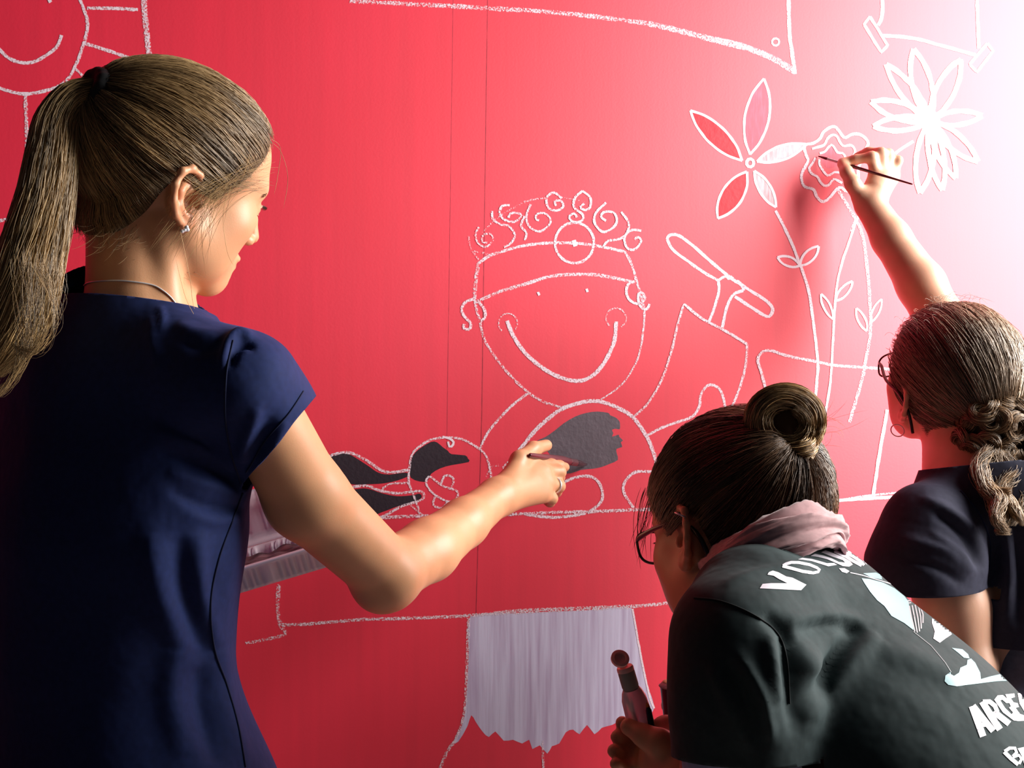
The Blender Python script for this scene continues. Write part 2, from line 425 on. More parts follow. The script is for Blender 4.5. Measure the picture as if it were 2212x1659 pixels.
dog = strokes('chalk_turtle', [
    (sc([(1000, 640), (975, 560), (950, 500), (940, 450), (945, 390), (960, 320), (1000, 280), (1060, 245), (1150, 233), (1230, 245), (1310, 290), (1350, 330), (1370, 390), (1378, 450), (1360, 540)], *z3), 5, .58),
    (sc([(1120, 230), (1160, 240), (1180, 262), (1160, 285), (1150, 255)], *z3), 4.5, .85),
    (sc([(1050, 440), (1035, 480), (1070, 530), (1140, 570), (1185, 570), (1200, 520), (1120, 490)], *z3), 4.5, .6, True),
    (sc([(1110, 485), (1130, 440), (1160, 438), (1180, 460), (1165, 505)], *z3), 4.5, .6),
    (sc([(1082, 545), (1070, 590), (1100, 605), (1130, 600), (1145, 568)], *z3), 4.5, .6),
    (sc([(500, 345), (540, 325), (600, 312), (660, 325), (740, 370), (800, 410), (860, 418), (940, 405)], *z3), 6, .58),
    (sc([(600, 500), (645, 495), (720, 490), (780, 512), (880, 530), (1000, 518), (1015, 560), (900, 600), (820, 645), (780, 662)], *z3), 5.5, .58),
    (sc([(800, 505), (850, 478), (940, 475)], *z3), 4.5, .55), (sc([(950, 595), (1015, 645)], *z3), 4, .48)],
    label='chalk round head with two long ears and a crossed plaster')
M_BLACK = simple('black_wall_paint', (0.022, 0.012, 0.020), 0.55, spec=0.3, bump=0.4, bscale=200)
M_GREY = simple('grey_wall_paint', (0.105, 0.075, 0.095), 0.6, spec=0.4, bump=0.6, bscale=160, var=0.25, vscale=40)
patch('black_paint', sc([(947, 400), (960, 335), (1000, 292), (1060, 257), (1092, 260), (1122, 285), (1150, 305), (1168, 322), (1240, 328), (1255, 345), (1260, 364), (1170, 380), (1110, 397), (1060, 427), (1040, 465), (1000, 467), (952, 447)], *z3), M_BLACK, parent=dog, n=2, label='black paint')
patch('black_paint', sc([(500, 350), (545, 328), (600, 318), (640, 330), (720, 380), (780, 420), (840, 430), (925, 420), (935, 440), (870, 465), (800, 478), (720, 482), (640, 482), (540, 450)], *z3), M_BLACK, parent=dog, label='black paint')
patch('black_paint', sc([(600, 520), (660, 508), (720, 505), (800, 530), (880, 545), (960, 540), (1000, 532), (1005, 558), (930, 590), (880, 600), (800, 630), (740, 645), (620, 600)], *z3), M_BLACK, parent=dog, label='black paint')
patch('grey_paint', sc([(890, 380), (940, 345), (1000, 320), (1100, 250), (1200, 170), (1320, 100), (1440, 60), (1560, 45), (1680, 60), (1700, 85), (1760, 110), (1800, 150), (1808, 190), (1803, 238), (1760, 232), (1720, 245), (1735, 280), (1722, 318), (1790, 296), (1800, 320), (1840, 360), (1815, 380), (1832, 430), (1770, 450), (1772, 500), (1785, 570), (1700, 612), (1600, 650), (1500, 668), (1380, 680), (1280, 715), (1150, 722), (1170, 680), (1190, 640), (1050, 520), (1000, 450), (930, 420)], *z3c), M_GREY, parent=belly, n=2, label='dark grey paint')
m, nt, b = new_mat('streaky_white_paint')
b.inputs['Roughness'].default_value = 0.38
tc = nd(nt, 'ShaderNodeTexCoord'); mp = nd(nt, 'ShaderNodeMapping'); mp.inputs['Scale'].default_value = (120, 120, 6)
n = nd(nt, 'ShaderNodeTexNoise', Scale=1.0, Detail=5.0)
nt.links.new(tc.outputs['Object'], mp.inputs[0]); nt.links.new(mp.outputs[0], n.inputs['Vector'])
r = nd(nt, 'ShaderNodeValToRGB'); r.color_ramp.elements[0].position = .3; r.color_ramp.elements[0].color = (0.46, 0.36, 0.52, 1)
r.color_ramp.elements[1].position = .62; r.color_ramp.elements[1].color = (0.62, 0.57, 0.74, 1)
nt.links.new(n.outputs['Fac'], r.inputs[0]); nt.links.new(r.outputs[0], b.inputs['Base Color'])
bp = nd(nt, 'ShaderNodeBump', Strength=0.3, Distance=0.001); nt.links.new(n.outputs['Fac'], bp.inputs['Height']); nt.links.new(bp.outputs[0], b.inputs['Normal'])
M_STREAK = m
patch('white_paint', [(1016, 1331), (1110, 1325), (1200, 1321), (1290, 1317), (1364, 1313), (1372, 1360), (1384, 1420), (1398, 1480), (1414, 1528), (1396, 1546), (1360, 1548), (1340, 1556), (1322, 1566), (1300, 1572), (1284, 1586), (1268, 1566), (1252, 1586), (1238, 1576), (1222, 1582), (1208, 1606), (1192, 1612), (1182, 1628), (1166, 1610), (1150, 1618), (1143, 1598), (1128, 1606), (1108, 1598), (1088, 1600), (1070, 1580), (1056, 1592), (1042, 1580), (1028, 1560), (1018, 1545), (1010, 1568), (990, 1602), (978, 1604), (992, 1580), (1003, 1548), (1010, 1470), (1013, 1400)], M_STREAK, smooth=True, n=2, label='streaky white paint with a ragged lower edge')
M_SEAM = wash('seam_dirt', (0.14, 0.004, 0.02), 0.42, (900, 900, 60))
for x0, x1 in (((1050, -5), (1040, 600)), ((1040, 600), (1026, 1330))):
    pass
patch('panel_seam', [(1052.5, -10), (1054, -10), (1041.5, 900), (1029, 1330), (1027, 1330), (1039.5, 900)], M_SEAM, 0.00008, smooth=False)
patch('panel_seam', [(978.5, -10), (979.5, -10), (965, 1000), (963.8, 1000)], M_SEAM, 0.00008, smooth=False)

# ------------------------------------------------------------------ the rest of the room shell
M_FLOOR = simple('floor_vinyl', (0.35, 0.30, 0.28), 0.5, var=0.15)
M_PLASTER = simple('white_plaster', (0.45, 0.42, 0.42), 0.85, var=0.05)
def box(name, lo, hi, mat, parent=None, smooth=False):
    x0, y0, z0 = lo; x1, y1, z1 = hi
    vs = [(x0, y0, z0), (x1, y0, z0), (x1, y1, z0), (x0, y1, z0), (x0, y0, z1), (x1, y0, z1), (x1, y1, z1), (x0, y1, z1)]
    return mesh_obj(name, vs, [(3, 2, 1, 0), (4, 5, 6, 7), (0, 1, 5, 4), (1, 2, 6, 5), (2, 3, 7, 6), (3, 0, 4, 7)], mat, parent, smooth)
tag(box('floor', (-2.2, -1.6, -0.1), (2.4, 2.6, 0), M_FLOOR), 'plain dark floor under the painters', kind='structure')
# ------------------------------------------------------------------ implicit bodies: smooth unions of tapered limbs, meshed with surface nets
def unit(v):
    v = np.asarray(v, float); return v / np.linalg.norm(v)
class Frame:
    """local frame: x forward, y left, z up"""
    def __init__(self, o, fwd, up):
        self.o = np.asarray(o, float)
        x = unit(fwd); z = np.asarray(up, float); z = unit(z - z.dot(x) * x); y = np.cross(z, x)
        self.R = np.stack([x, y, z], 1)
    def __call__(self, p):
        return self.o + np.asarray(p, float) @ self.R.T
    def v(self, p):
        return np.asarray(p, float) @ self.R.T
    def inv(self, p):
        return (np.asarray(p, float) - self.o) @ self.R
WORLD = Frame((0, 0, 0), (1, 0, 0), (0, 0, 1))

class Field:
    def __init__(self): self.p = []
    def cap(self, a, b, ra, rb, k=0.01, op='u', fr=WORLD, sc=None, clip=None):
        """tapered capsule; sc scales the local axes of fr (cross-section flattening)"""
        s = np.ones(3) if sc is None else np.asarray(sc, float)
        A = (fr.R / s).T if sc is not None else fr.R.T
        a_, b_ = np.asarray(a, float) / s, np.asarray(b, float) / s
        self.p.append(('cap', A.astype(np.float32), fr.o.astype(np.float32), a_.astype(np.float32), b_.astype(np.float32), ra, rb, k, op, float(s.min()), clip))
        return self
    def chain(self, pts, rs, k=0.01, op='u', fr=WORLD, sc=None, clip=None):
        for i in range(len(pts) - 1): self.cap(pts[i], pts[i + 1], rs[i], rs[i + 1], k if i == 0 else min(k, max(rs[i] * .8, .004)), op, fr, sc, clip)
        return self
    def ell(self, c, r, k=0.01, op='u', fr=WORLD, rot=None):
        R = fr.R if rot is None else fr.R @ rot
        o = fr(c)
        self.p.append(('ell', R.T.astype(np.float32), o.astype(np.float32), np.asarray(r, np.float32), None, 0, 0, k, op, 1.0, None))
        return self
    def _d(self, pr, X):
        typ, A, o, a, b, ra, rb, k, op, ms, clip = pr
        L = (X - o) @ A.T
        if typ == 'cap':
            ba = b - a; pa = L - a
            h = np.clip(pa @ ba / max(float(ba @ ba), 1e-12), 0, 1)
            d = np.linalg.norm(pa - h[..., None] * ba, axis=-1) - (ra + (rb - ra) * h)
            d = d * ms
            if clip is not None: d = np.maximum(d, (X - np.asarray(clip[0], np.float32)) @ np.asarray(clip[1], np.float32))
            return d
        k0 = np.linalg.norm(L / a, axis=-1); k1 = np.linalg.norm(L / (a * a), axis=-1) + 1e-9
        return k0 * (k0 - 1) / k1
    @staticmethod
    def _comb(D, d, k, op):
        if op == 'u':
            h = np.maximum(k - np.abs(D - d), 0) / k
            return np.minimum(D, d) - h * h * k * 0.25
        d = -d
        h = np.maximum(k - np.abs(D - d), 0) / k
        return np.maximum(D, d) + h * h * k * 0.25
    def bounds(self):
        lo, hi = np.full(3, 1e9), np.full(3, -1e9)
        for pr in self.p:
            typ, A, o, a, b, ra, rb, k, op, ms, clip = pr
            if op != 'u': continue
            if typ == 'cap':
                Ai = np.linalg.inv(A.astype(float))
                for q, r in ((a, ra), (b, rb)):
                    w = o + Ai @ q
                    ext = np.linalg.norm(Ai, axis=1) * r
                    lo = np.minimum(lo, w - ext); hi = np.maximum(hi, w + ext)
            else:
                m = np.abs(A.T.astype(float)) @ a
                lo = np.minimum(lo, o - m); hi = np.maximum(hi, o + m)
        return lo - 0.012, hi + 0.012
    def mesh(self, h, B=8, lo=None, hi=None, disp=None):
        blo, bhi = self.bounds()
        if lo is not None: blo = np.maximum(blo, lo)
        if hi is not None: bhi = np.minimum(bhi, hi)
        S = B * h
        nb = np.ceil((bhi - blo) / S).astype(int)
        ii = np.stack(np.meshgrid(*[np.arange(n) for n in nb], indexing='ij'), -1).reshape(-1, 3)
        C = (blo + (ii + 0.5) * S).astype(np.float32)
        D = np.full(len(C), 1.0, np.float32); dl = []
        for pr in self.p:
            d = self._d(pr, C); dl.append(d); D = self._comb(D, d, pr[7], pr[8])
        R = S * 0.87 * 1.35 + 0.004
        act = np.abs(D) < R
        ii = ii[act]; n = len(ii)
        g = np.stack(np.meshgrid(*[np.arange(B + 1)] * 3, indexing='ij'), -1).reshape(-1, 3)
        V_ = np.empty((n, (B + 1) ** 3), np.float32)
        CH = 4000
        for c0 in range(0, n, CH):
            sl = slice(c0, min(n, c0 + CH))
            X = (blo + (ii[sl][:, None, :] * B + g[None]) * h).astype(np.float32)
            DD = np.full(X.shape[:2], 1.0, np.float32)
            for pr, d in zip(self.p, dl):
                m = d[act][sl] < (2.2 * R + pr[7])
                if m.any(): DD[m] = self._comb(DD[m], self._d(pr, X[m]), pr[7], pr[8])
            if disp is not None: DD = DD + disp(X.reshape(-1, 3)).reshape(DD.shape).astype(np.float32)
            V_[sl] = DD
        V_ = V_.reshape(n, B + 1, B + 1, B + 1)
        G = ii * B                                     # global cell offset
        dims = nb * B + 2
        key = lambda c: (c[..., 0] * dims[1] + c[..., 1]) * dims[2] + c[..., 2]
        sgn = V_ < 0
        cnt = np.zeros((n, B, B, B), np.int8)
        for dx in (0, 1):
            for dy in (0, 1):
                for dz in (0, 1): cnt += sgn[:, dx:dx + B, dy:dy + B, dz:dz + B]
        cells = np.argwhere((cnt > 0) & (cnt < 8))
        acc = np.zeros((len(cells), 3)); num = np.zeros(len(cells))
        bi, ci = cells[:, 0], cells[:, 1:]
        corners = [(a, b, c) for a in (0, 1) for b in (0, 1) for c in (0, 1)]
        val = {c: V_[bi, ci[:, 0] + c[0], ci[:, 1] + c[1], ci[:, 2] + c[2]] for c in corners}
        for c in corners:
            for ax in range(3):
                if c[ax]: continue
                c2 = list(c); c2[ax] = 1; c2 = tuple(c2)
                v0, v1 = val[c], val[c2]
                m = (v0 < 0) != (v1 < 0)
                t = v0[m] / (v0[m] - v1[m])
                p = np.tile(np.array(c, float), (m.sum(), 1)); p[:, ax] += t
                acc[m] += p; num[m] += 1
        vp = acc / num[:, None]
        gc = G[bi] + ci
        verts = blo + (gc + vp) * h
        kk = key(gc.astype(np.int64)); order = np.argsort(kk); ks = kk[order]
        quads = []
        for ax in range(3):
            sl0 = [slice(None), slice(0, B), slice(0, B), slice(0, B)]
            sl1 = list(sl0); sl1[ax + 1] = slice(1, B + 1)
            s0, s1 = sgn[tuple(sl0)], sgn[tuple(sl1)]
            e = np.argwhere(s0 != s1)
            inside = s0[e[:, 0], e[:, 1], e[:, 2], e[:, 3]]
            base = (G[e[:, 0]] + e[:, 1:]).astype(np.int64)
            u, v = [(1, 2), (2, 0), (0, 1)][ax]
            q = []
            for du, dv in ((0, 0), (-1, 0), (-1, -1), (0, -1)):
                c = base.copy(); c[:, u] += du; c[:, v] += dv
                kq = key(c); idx = np.searchsorted(ks, kq); idx = np.clip(idx, 0, len(ks) - 1)
                ok = (ks[idx] == kq) & (c.min(1) >= 0)
                q.append(np.where(ok, order[idx], -1))
            q = np.stack(q, 1)
            good = (q >= 0).all(1)
            q = q[good]; ins = inside[good]
            q[~ins] = q[~ins][:, ::-1]
            quads.append(q)
        return verts, np.concatenate(quads)

def ear(F, H, s, flare=0.0, sz=1.0):
    """an outer ear on side s (+1 left, -1 right) of head frame H"""
    def e(x, z, out):
        x, z = x * .956 - z * .292, z * .956 + x * .292
        return (-0.014 + x * sz, s * (0.0695 + out * sz), -0.012 + z * sz)
    helix = [(.010, -.002, .004), (.014, .012, .007), (.011, .025, .011), (.001, .032, .015), (-.010, .030, .019), (-.018, .018, .022), (-.019, .002, .021), (-.015, -.012, .017), (-.008, -.022, .012)]
    F.ell(e(-.004, .004, .004), (.013 * sz, .009, .024 * sz), 0.008, fr=H)
    F.chain([e(*q) for q in helix], [.0026, .003, .0034, .0036, .0036, .0034, .0034, .0034, .0036], 0.004, fr=H)
    F.chain([e(-.001, .020, .010), e(-.010, .010, .015), e(-.011, -.003, .015), e(-.004, -.013, .011), e(.004, -.015, .009)], [.0035, .0035, .0035, .0035, .003], 0.004, fr=H)
    F.ell(e(.000, -.024, .010), (.0075, .0042, .0085), 0.006, fr=H)
    F.ell(e(.012, -.005, .007), (.0045, .004, .006), 0.004, fr=H)
    F.ell(e(.003, -.002, .010), (.0075, .007, .009), 0.004, 's', fr=H)
    F.ell(e(-.006, .021, .014), (.010, .0035, .004), 0.003, 's', fr=H)

def skull(F, H):
    F.ell((-.010, 0, .030), (.093, .0735, .079), fr=H)
    F.ell((-.030, 0, .004), (.064, .062, .062), .03, fr=H)
    F.ell((.040, 0, .034), (.046, .057, .052), .03, fr=H)
def head(F, H, jaw=1.0, nose=1.0):
    """skull, face and ears in head frame H (origin between the ears, 0.225 m from chin to crown)"""
    skull(F, H)
    F.ell((.040, 0, -.030), (.046, .054, .062), .03, fr=H)
    for s in (1, -1):
        F.cap((.000, s * .054, -.045), (.062, s * .020, -.094), .018, .014, .03, fr=H)
        F.ell((.055, s * .040, -.022), (.024, .022, .020), .022, fr=H)
        F.ell((.030, s * .042, -.055), (.032, .020, .030), .03, fr=H)
    F.ell((.073, 0, -.094), (.015, .018, .014), .020, fr=H)
    F.ell((.066, 0, -.068), (.024, .028, .026), .02, fr=H)
    F.ell((.077, 0, .017), (.011, .043, .010), .018, fr=H)
    for s in (1, -1): F.ell((.101, s * .031, -.003), (.019, .016, .013), .012, 's', fr=H)
    for s in (1, -1): F.ell((.0745, s * .031, -.003), (.0125, .0135, .0125), .004, fr=H)
    # nose
    F.chain([(.083, 0, .006), (.097, 0, -.018), (.1050 * nose, 0, -.036)], [.0075, .0070, .0082], .010, fr=H)
    for s in (1, -1): F.ell((.095, s * .0105, -.040), (.0095, .0065, .0065), .005, fr=H)
    for s in (1, -1): F.ell((.098, s * .006, -.0465), (.005, .0028, .004), .003, 's', fr=H)
    # lips
    F.ell((.088, 0, -.0625), (.0085, .021, .0048), .005, fr=H)
    F.ell((.0855, 0, -.0725), (.0085, .018, .0055), .005, fr=H)
    F.cap((.095, -.018, -.0672), (.095, .018, -.0672), .0022, .0022, .004, 's', fr=H)
    F.ell((.090, 0, -.083), (.006, .014, .0045), .008, 's', fr=H)
    for s in (1, -1): ear(F, H, s)

def hand_tree(F, wrist, mcps, fingers, thumb, rp=0.0125, rw=0.021):
    """palm as blended metacarpals, then separate jointed fingers"""
    for m in mcps: F.cap(wrist + (m - wrist) * 0.12, m, rw * .72, rp, 0.014)
    c = sum(mcps) / len(mcps)
    F.cap(wrist, c * .75 + wrist * .25, rw * .9, rp * 1.0, .014)
    rr = [.0086, .0088, .0084, .0074]
    for m, f, r in zip(mcps, fingers, rr):
        pts = [m] + list(f)
        F.chain(pts, [r * 1.12, r * 1.04, r * .93, r * .82][:len(pts)], .0055)
        F.p[-len(pts) + 1] = F.p[-len(pts) + 1][:7] + (.007,) + F.p[-len(pts) + 1][8:]
    F.chain(list(thumb), [.0150, .0118, .0098, .0085][:len(thumb)], .010)

# ------------------------------------------------------------------ strands (hair)
def frames_along(Q):
    T = np.gradient(Q, axis=-2); T /= np.linalg.norm(T, axis=-1, keepdims=True) + 1e-9
    ref = np.array([0.31, -0.2, 0.93]); N = np.cross(T, ref); N /= np.linalg.norm(N, axis=-1, keepdims=True) + 1e-9
    B = np.cross(T, N)
    return T, N, B
def strand_mesh(name, Q, rad, cols, mat, parent, sides=3, taper=True):
    """Q: (strands, points, 3); rad: per strand; cols: (strands, 3)"""
    Q = np.asarray(Q, float); ns, n, _ = Q.shape
    T, N, B = frames_along(Q)
    prof = np.ones(n)
    if taper: 
        t = np.linspace(0, 1, n); prof = np.minimum(1, np.minimum(t * 8 + .35, (1 - t) * 5 + .12))
    rad = np.broadcast_to(np.asarray(rad, float), (ns,))
    R = rad[:, None] * prof[None]
    ang = np.arange(sides) * 2 * np.pi / sides
    V = Q[:, :, None, :] + R[:, :, None, None] * (np.cos(ang)[None, None, :, None] * N[:, :, None, :] + np.sin(ang)[None, None, :, None] * B[:, :, None, :])
    idx = np.arange(ns * n * sides).reshape(ns, n, sides)
    a = idx[:, :-1, :]; b = idx[:, 1:, :]
    a2 = np.roll(a, -1, 2); b2 = np.roll(b, -1, 2)
    Fc = np.stack([a, a2, b2, b], -1).reshape(-1, 4)
    o = mesh_obj(name, V.reshape(-1, 3), Fc, mat, parent)
    colattr(o, np.repeat(np.asarray(cols, float), n * sides, axis=0))
    return o
def hair_mat(name, rough=0.42, spec=0.6, cap=False):
    m, nt, b = new_mat(name)
    at = nd(nt, 'ShaderNodeAttribute', _attribute_name='tint')
    nt.links.new(at.outputs['Color'], b.inputs['Base Color'])
    b.inputs['Roughness'].default_value = rough; b.inputs['Specular IOR Level'].default_value = spec
    b.inputs['Anisotropic'].default_value = 0.0
    return m
KEY = [None]
def hair_cols(n, dark, light, bias=1.0, key=None):
    """lighter and darker locks: colour drifts across the bundle, with a little scatter from hair to hair"""
    t = RNG.random(n)
    if key is not None and len(key) == n:
        k = np.asarray(key, float); p = RNG.random(4) * 6.28
        w = .5 + .22 * np.sin(k * 3.1 + p[0]) + .18 * np.sin(k * 7.3 + p[1]) + .16 * np.sin(k * 17.0 + p[2]) + .10 * np.sin(k * 41.0 + p[3])
        t = np.clip(.42 * t + .62 * w - .03, 0, 1)
    t = t[:, None] ** bias
    c = np.array(dark) * (1 - t) + np.array(light) * t
    return c * (0.88 + 0.24 * RNG.random(n)[:, None])

class Scalp:
    """hair combed over the skull from a hairline to a tie point"""
    def __init__(self, H, c, rad, line, tie, bulge=0.06):
        self.skull = Field(); skull(self.skull, H)
        self.H, self.c, self.r = H, np.array(c, float), np.array(rad, float)
        L = np.array(catmull(line, 12, True))[:-1]
        U = (L - self.c) / self.r; self.m0 = np.linalg.norm(U, axis=1); self.U = U / self.m0[:, None]
        t = (np.array(tie, float) - self.c) / self.r; self.mt = np.linalg.norm(t); self.T = t / self.mt
        self.bulge = bulge; self.n = len(L)
    def path(self, i, t0, n, off=0.0, jit=0.0, t1=1.0):
        """i: float positions round the hairline (array)"""
        i = np.asarray(i, float) % self.n; a = i.astype(int); f = (i - a)[:, None]
        b = (a + 1) % self.n
        u = self.U[a] * (1 - f) + self.U[b] * f; u /= np.linalg.norm(u, axis=1)[:, None]
        m0 = self.m0[a] * (1 - f[:, 0]) + self.m0[b] * f[:, 0]
        t = np.asarray(t0)[:, None] + (np.asarray(t1) if np.ndim(t1) else t1) * 1.0 * np.linspace(0, 1, n)[None] * (1 - np.asarray(t0)[:, None])
        dt = (u @ self.T)[:, None]
        wl = np.clip(-dt + .25, 0, 1.25) * 1.3 * np.clip(u[:, 2:3] * 2 + .6, 0, 1)
        Cc = u + self.T[None] + wl * np.concatenate([np.full_like(dt, -.15), u[:, 1:2] * .9, np.full_like(dt, 1.0)], 1)
        Cc /= np.linalg.norm(Cc, axis=1)[:, None]
        tq = t[..., None]
        D = (1 - tq) ** 2 * u[:, None, :] + 2 * tq * (1 - tq) * Cc[:, None, :] + tq ** 2 * self.T
        D /= np.linalg.norm(D, axis=-1, keepdims=True)
        sm = np.clip(t / 0.25, 0, 1); sm = sm * sm * (3 - 2 * sm)
        mm = m0[:, None] * (1 - sm) + (1 + self.bulge * np.sin(np.pi * np.clip(t, 0, 1)) ** .8) * sm
        e = np.clip((t - .82) / .18, 0, 1); e = e * e
        mm = mm * (1 - e) + self.mt * e
        conv = 1 - .9 * e
        off = np.asarray(off)
        P_ = self.c + D * self.r * mm[..., None]
        nrm = D / self.r; nrm /= np.linalg.norm(nrm, axis=-1, keepdims=True)
        lift = (off[:, None] * conv) if off.ndim else off * conv
        P_ = P_ + nrm * lift[..., None]
        if self.skull is not None:
            keep = (t < .86)
            for _ in range(2):
                X = self.H(P_.reshape(-1, 3)).astype(np.float32); Dd = np.full(len(X), 1.0, np.float32)
                for pr in self.skull.p: Dd = self.skull._comb(Dd, self.skull._d(pr, X), pr[7], pr[8])
                Dd = Dd.reshape(P_.shape[:2]); need = np.clip(.0022 + lift - Dd, 0, .02) * keep
                P_ = P_ + nrm * need[..., None]
        return P_
    def cap_mesh(self, name, mat, parent, col, off=-0.001, nj=18):
        i = np.arange(self.n)
        Q = self.path(i, np.zeros(self.n), nj, np.full(self.n, off))
        V = self.H(Q.reshape(-1, 3))
        idx = np.arange(self.n * nj).reshape(self.n, nj)
        a = idx[:, :-1]; b = np.roll(idx, -1, 0)[:, :-1]; a2 = idx[:, 1:]; b2 = np.roll(idx, -1, 0)[:, 1:]
        o = mesh_obj(name, V, np.stack([a, b, b2, a2], -1).reshape(-1, 4), mat, parent)
        colattr(o, np.tile(np.array(col), (len(V), 1)))
        return o
    def strands(self, count, n=14, lift=(0.0, 0.0035), t0max=0.55, wav=0.0012, sect=None):
        i = RNG.random(count) * self.n if sect is None else sect[0] + RNG.random(count) * (sect[1] - sect[0])
        t0 = np.where(RNG.random(count) < .45, RNG.random(count) * .03, RNG.random(count) * t0max)
        off = lift[0] + RNG.random(count) * (lift[1] - lift[0])
        self.key = i / self.n * 9.0
        Q = self.path(i, t0, n, off)
        tt = np.linspace(0, 1, n)
        ph = RNG.random((count, 3)) * 6.28; fq = 1 + RNG.random((count, 3)) * 2.2
        Q = Q + wav * np.sin(ph[:, None, :] + fq[:, None, :] * 3.1 * tt[None, :, None]) * (np.sin(np.pi * tt) ** .5)[None, :, None]
        return self.H(Q.reshape(-1, 3)).reshape(Q.shape)

def lock(guide, widths, count, n=26, twist=0.0, flat=1.0, wav=0.0015, spread=None, fill=0.5, fray=0.0):
    """a bundle of strands along a guide; widths: radius at the guide points"""
    g = np.array(catmull(guide, 10)); w = np.interp(np.linspace(0, 1, n), np.linspace(0, 1, len(widths)), widths)
    s = np.r_[0, np.cumsum(np.linalg.norm(np.diff(g, axis=0), axis=1))]; s /= s[-1]
    tt = np.linspace(0, 1, n)
    G = np.stack([np.interp(tt, s, g[:, k]) for k in range(3)], 1)
    T = np.gradient(G, axis=0); T /= np.linalg.norm(T, axis=1)[:, None]
    N = np.zeros_like(T); v = np.cross(T[0], [0.2, 1.0, 0.1]); v /= np.linalg.norm(v)
    for k in range(n):
        v = v - v.dot(T[k]) * T[k]; v /= np.linalg.norm(v); N[k] = v
    B = np.cross(T, N)
    th = RNG.random(count) * 6.283; rr = RNG.random(count) ** fill
    KEY[0] = th * 1.6 + rr * .8
    a = th[:, None] + twist * tt[None]
    rad = rr[:, None] * w[None] * (1 + fray * RNG.normal(size=count)[:, None] * tt[None] ** 2)
    Q = G[None] + rad[..., None] * (np.cos(a)[..., None] * N[None] + flat * np.sin(a)[..., None] * B[None])
    ph = RNG.random((count, 3)) * 6.28; fq = 1 + RNG.random((count, 3)) * 2.5
    Q = Q + wav * np.sin(ph[:, None, :] + fq[:, None, :] * 4 * tt[None, :, None])
    return Q
def tube(name, pts, r, mat, parent, sides=8, closed=False, n=6, flat=None):
    q = np.array(catmull(pts, n, closed))
    rr = np.interp(np.linspace(0, 1, len(q)), np.linspace(0, 1, len(r)), r) if hasattr(r, '__len__') else np.full(len(q), r)
    T = np.gradient(q, axis=0); T /= np.linalg.norm(T, axis=1)[:, None]
    v = np.cross(T[0], [0.13, 0.2, 0.97]); v /= np.linalg.norm(v); N = np.zeros_like(T)
    for k in range(len(q)):
        v = v - v.dot(T[k]) * T[k]; v /= np.linalg.norm(v); N[k] = v
    B = np.cross(T, N)
    ang = np.arange(sides) * 2 * np.pi / sides
    V = q[:, None] + rr[:, None, None] * (np.cos(ang)[None, :, None] * N[:, None] + np.sin(ang)[None, :, None] * B[:, None])
    idx = np.arange(len(q) * sides).reshape(len(q), sides)
    a, b = idx[:-1], idx[1:]
    Fc = np.stack([a, np.roll(a, -1, 1), np.roll(b, -1, 1), b], -1).reshape(-1, 4)
    V = V.reshape(-1, 3); faces = [tuple(f) for f in Fc]
    if not closed:
        V = np.vstack([V, q[0], q[-1]]); c0, c1 = len(V) - 2, len(V) - 1
        for k in range(sides):
            faces.append((c0, idx[0][(k + 1) % sides], idx[0][k])); faces.append((c1, idx[-1][k], idx[-1][(k + 1) % sides]))
    return mesh_obj(name, V, faces, mat, parent)
def lathe(name, A, B, prof, mat, parent, sides=20):
    """surface of revolution from A to B; prof: (t, radius)"""
    A, B = np.asarray(A, float), np.asarray(B, float); ax = unit(B - A)
    n1 = unit(np.cross(ax, [.3, .1, .9])); n2 = np.cross(ax, n1)
    V = []
    for t, r in prof:
        for k in range(sides):
            a = 2 * math.pi * k / sides
            V.append(A + (B - A) * t + r * (math.cos(a) * n1 + math.sin(a) * n2))
    Fc = []
    for i in range(len(prof) - 1):
        for k in range(sides):
            a, b = i * sides + k, i * sides + (k + 1) % sides
            Fc.append((a, b, b + sides, a + sides))
    Fc.append(tuple(range(sides))[::-1]); Fc.append(tuple(range((len(prof) - 1) * sides, len(prof) * sides)))
    o = mesh_obj(name, V, Fc, mat, parent)
    o.data.set_sharp_from_angle(angle=math.radians(38))
    return o

def cut(o, co, no, near=None, rad=None, skip=None):
    """cut a garment cleanly by a plane; the side the normal points to is removed (only faces near a point, if given)"""
    bm = bmesh.new(); bm.from_mesh(o.data)
    co, no = Vector(co), Vector(no)
    if near is not None:
        nv = Vector(near)
        fs = [f for f in bm.faces if (f.calc_center_median() - nv).length < rad]
        if skip is not None and fs:
            X = np.array([f.calc_center_median() for f in fs], np.float32); D = np.full(len(X), 1.0, np.float32)
            for pr in skip.p: D = skip._comb(D, skip._d(pr, X), pr[7], pr[8])
            fs = [f for f, d in zip(fs, D) if d > .005]
    else: fs = bm.faces[:]
    geom = list({v for f in fs for v in f.verts}) + list({e for f in fs for e in f.edges}) + fs
    bmesh.ops.bisect_plane(bm, geom=geom, dist=1e-5, plane_co=co, plane_no=no, clear_outer=True)
    if near is not None:
        # drop any island left beyond the hem
        pass
    bm.to_mesh(o.data); bm.free(); o.data.update()
    o.data.polygons.foreach_set('use_smooth', np.ones(len(o.data.polygons), dtype=bool))
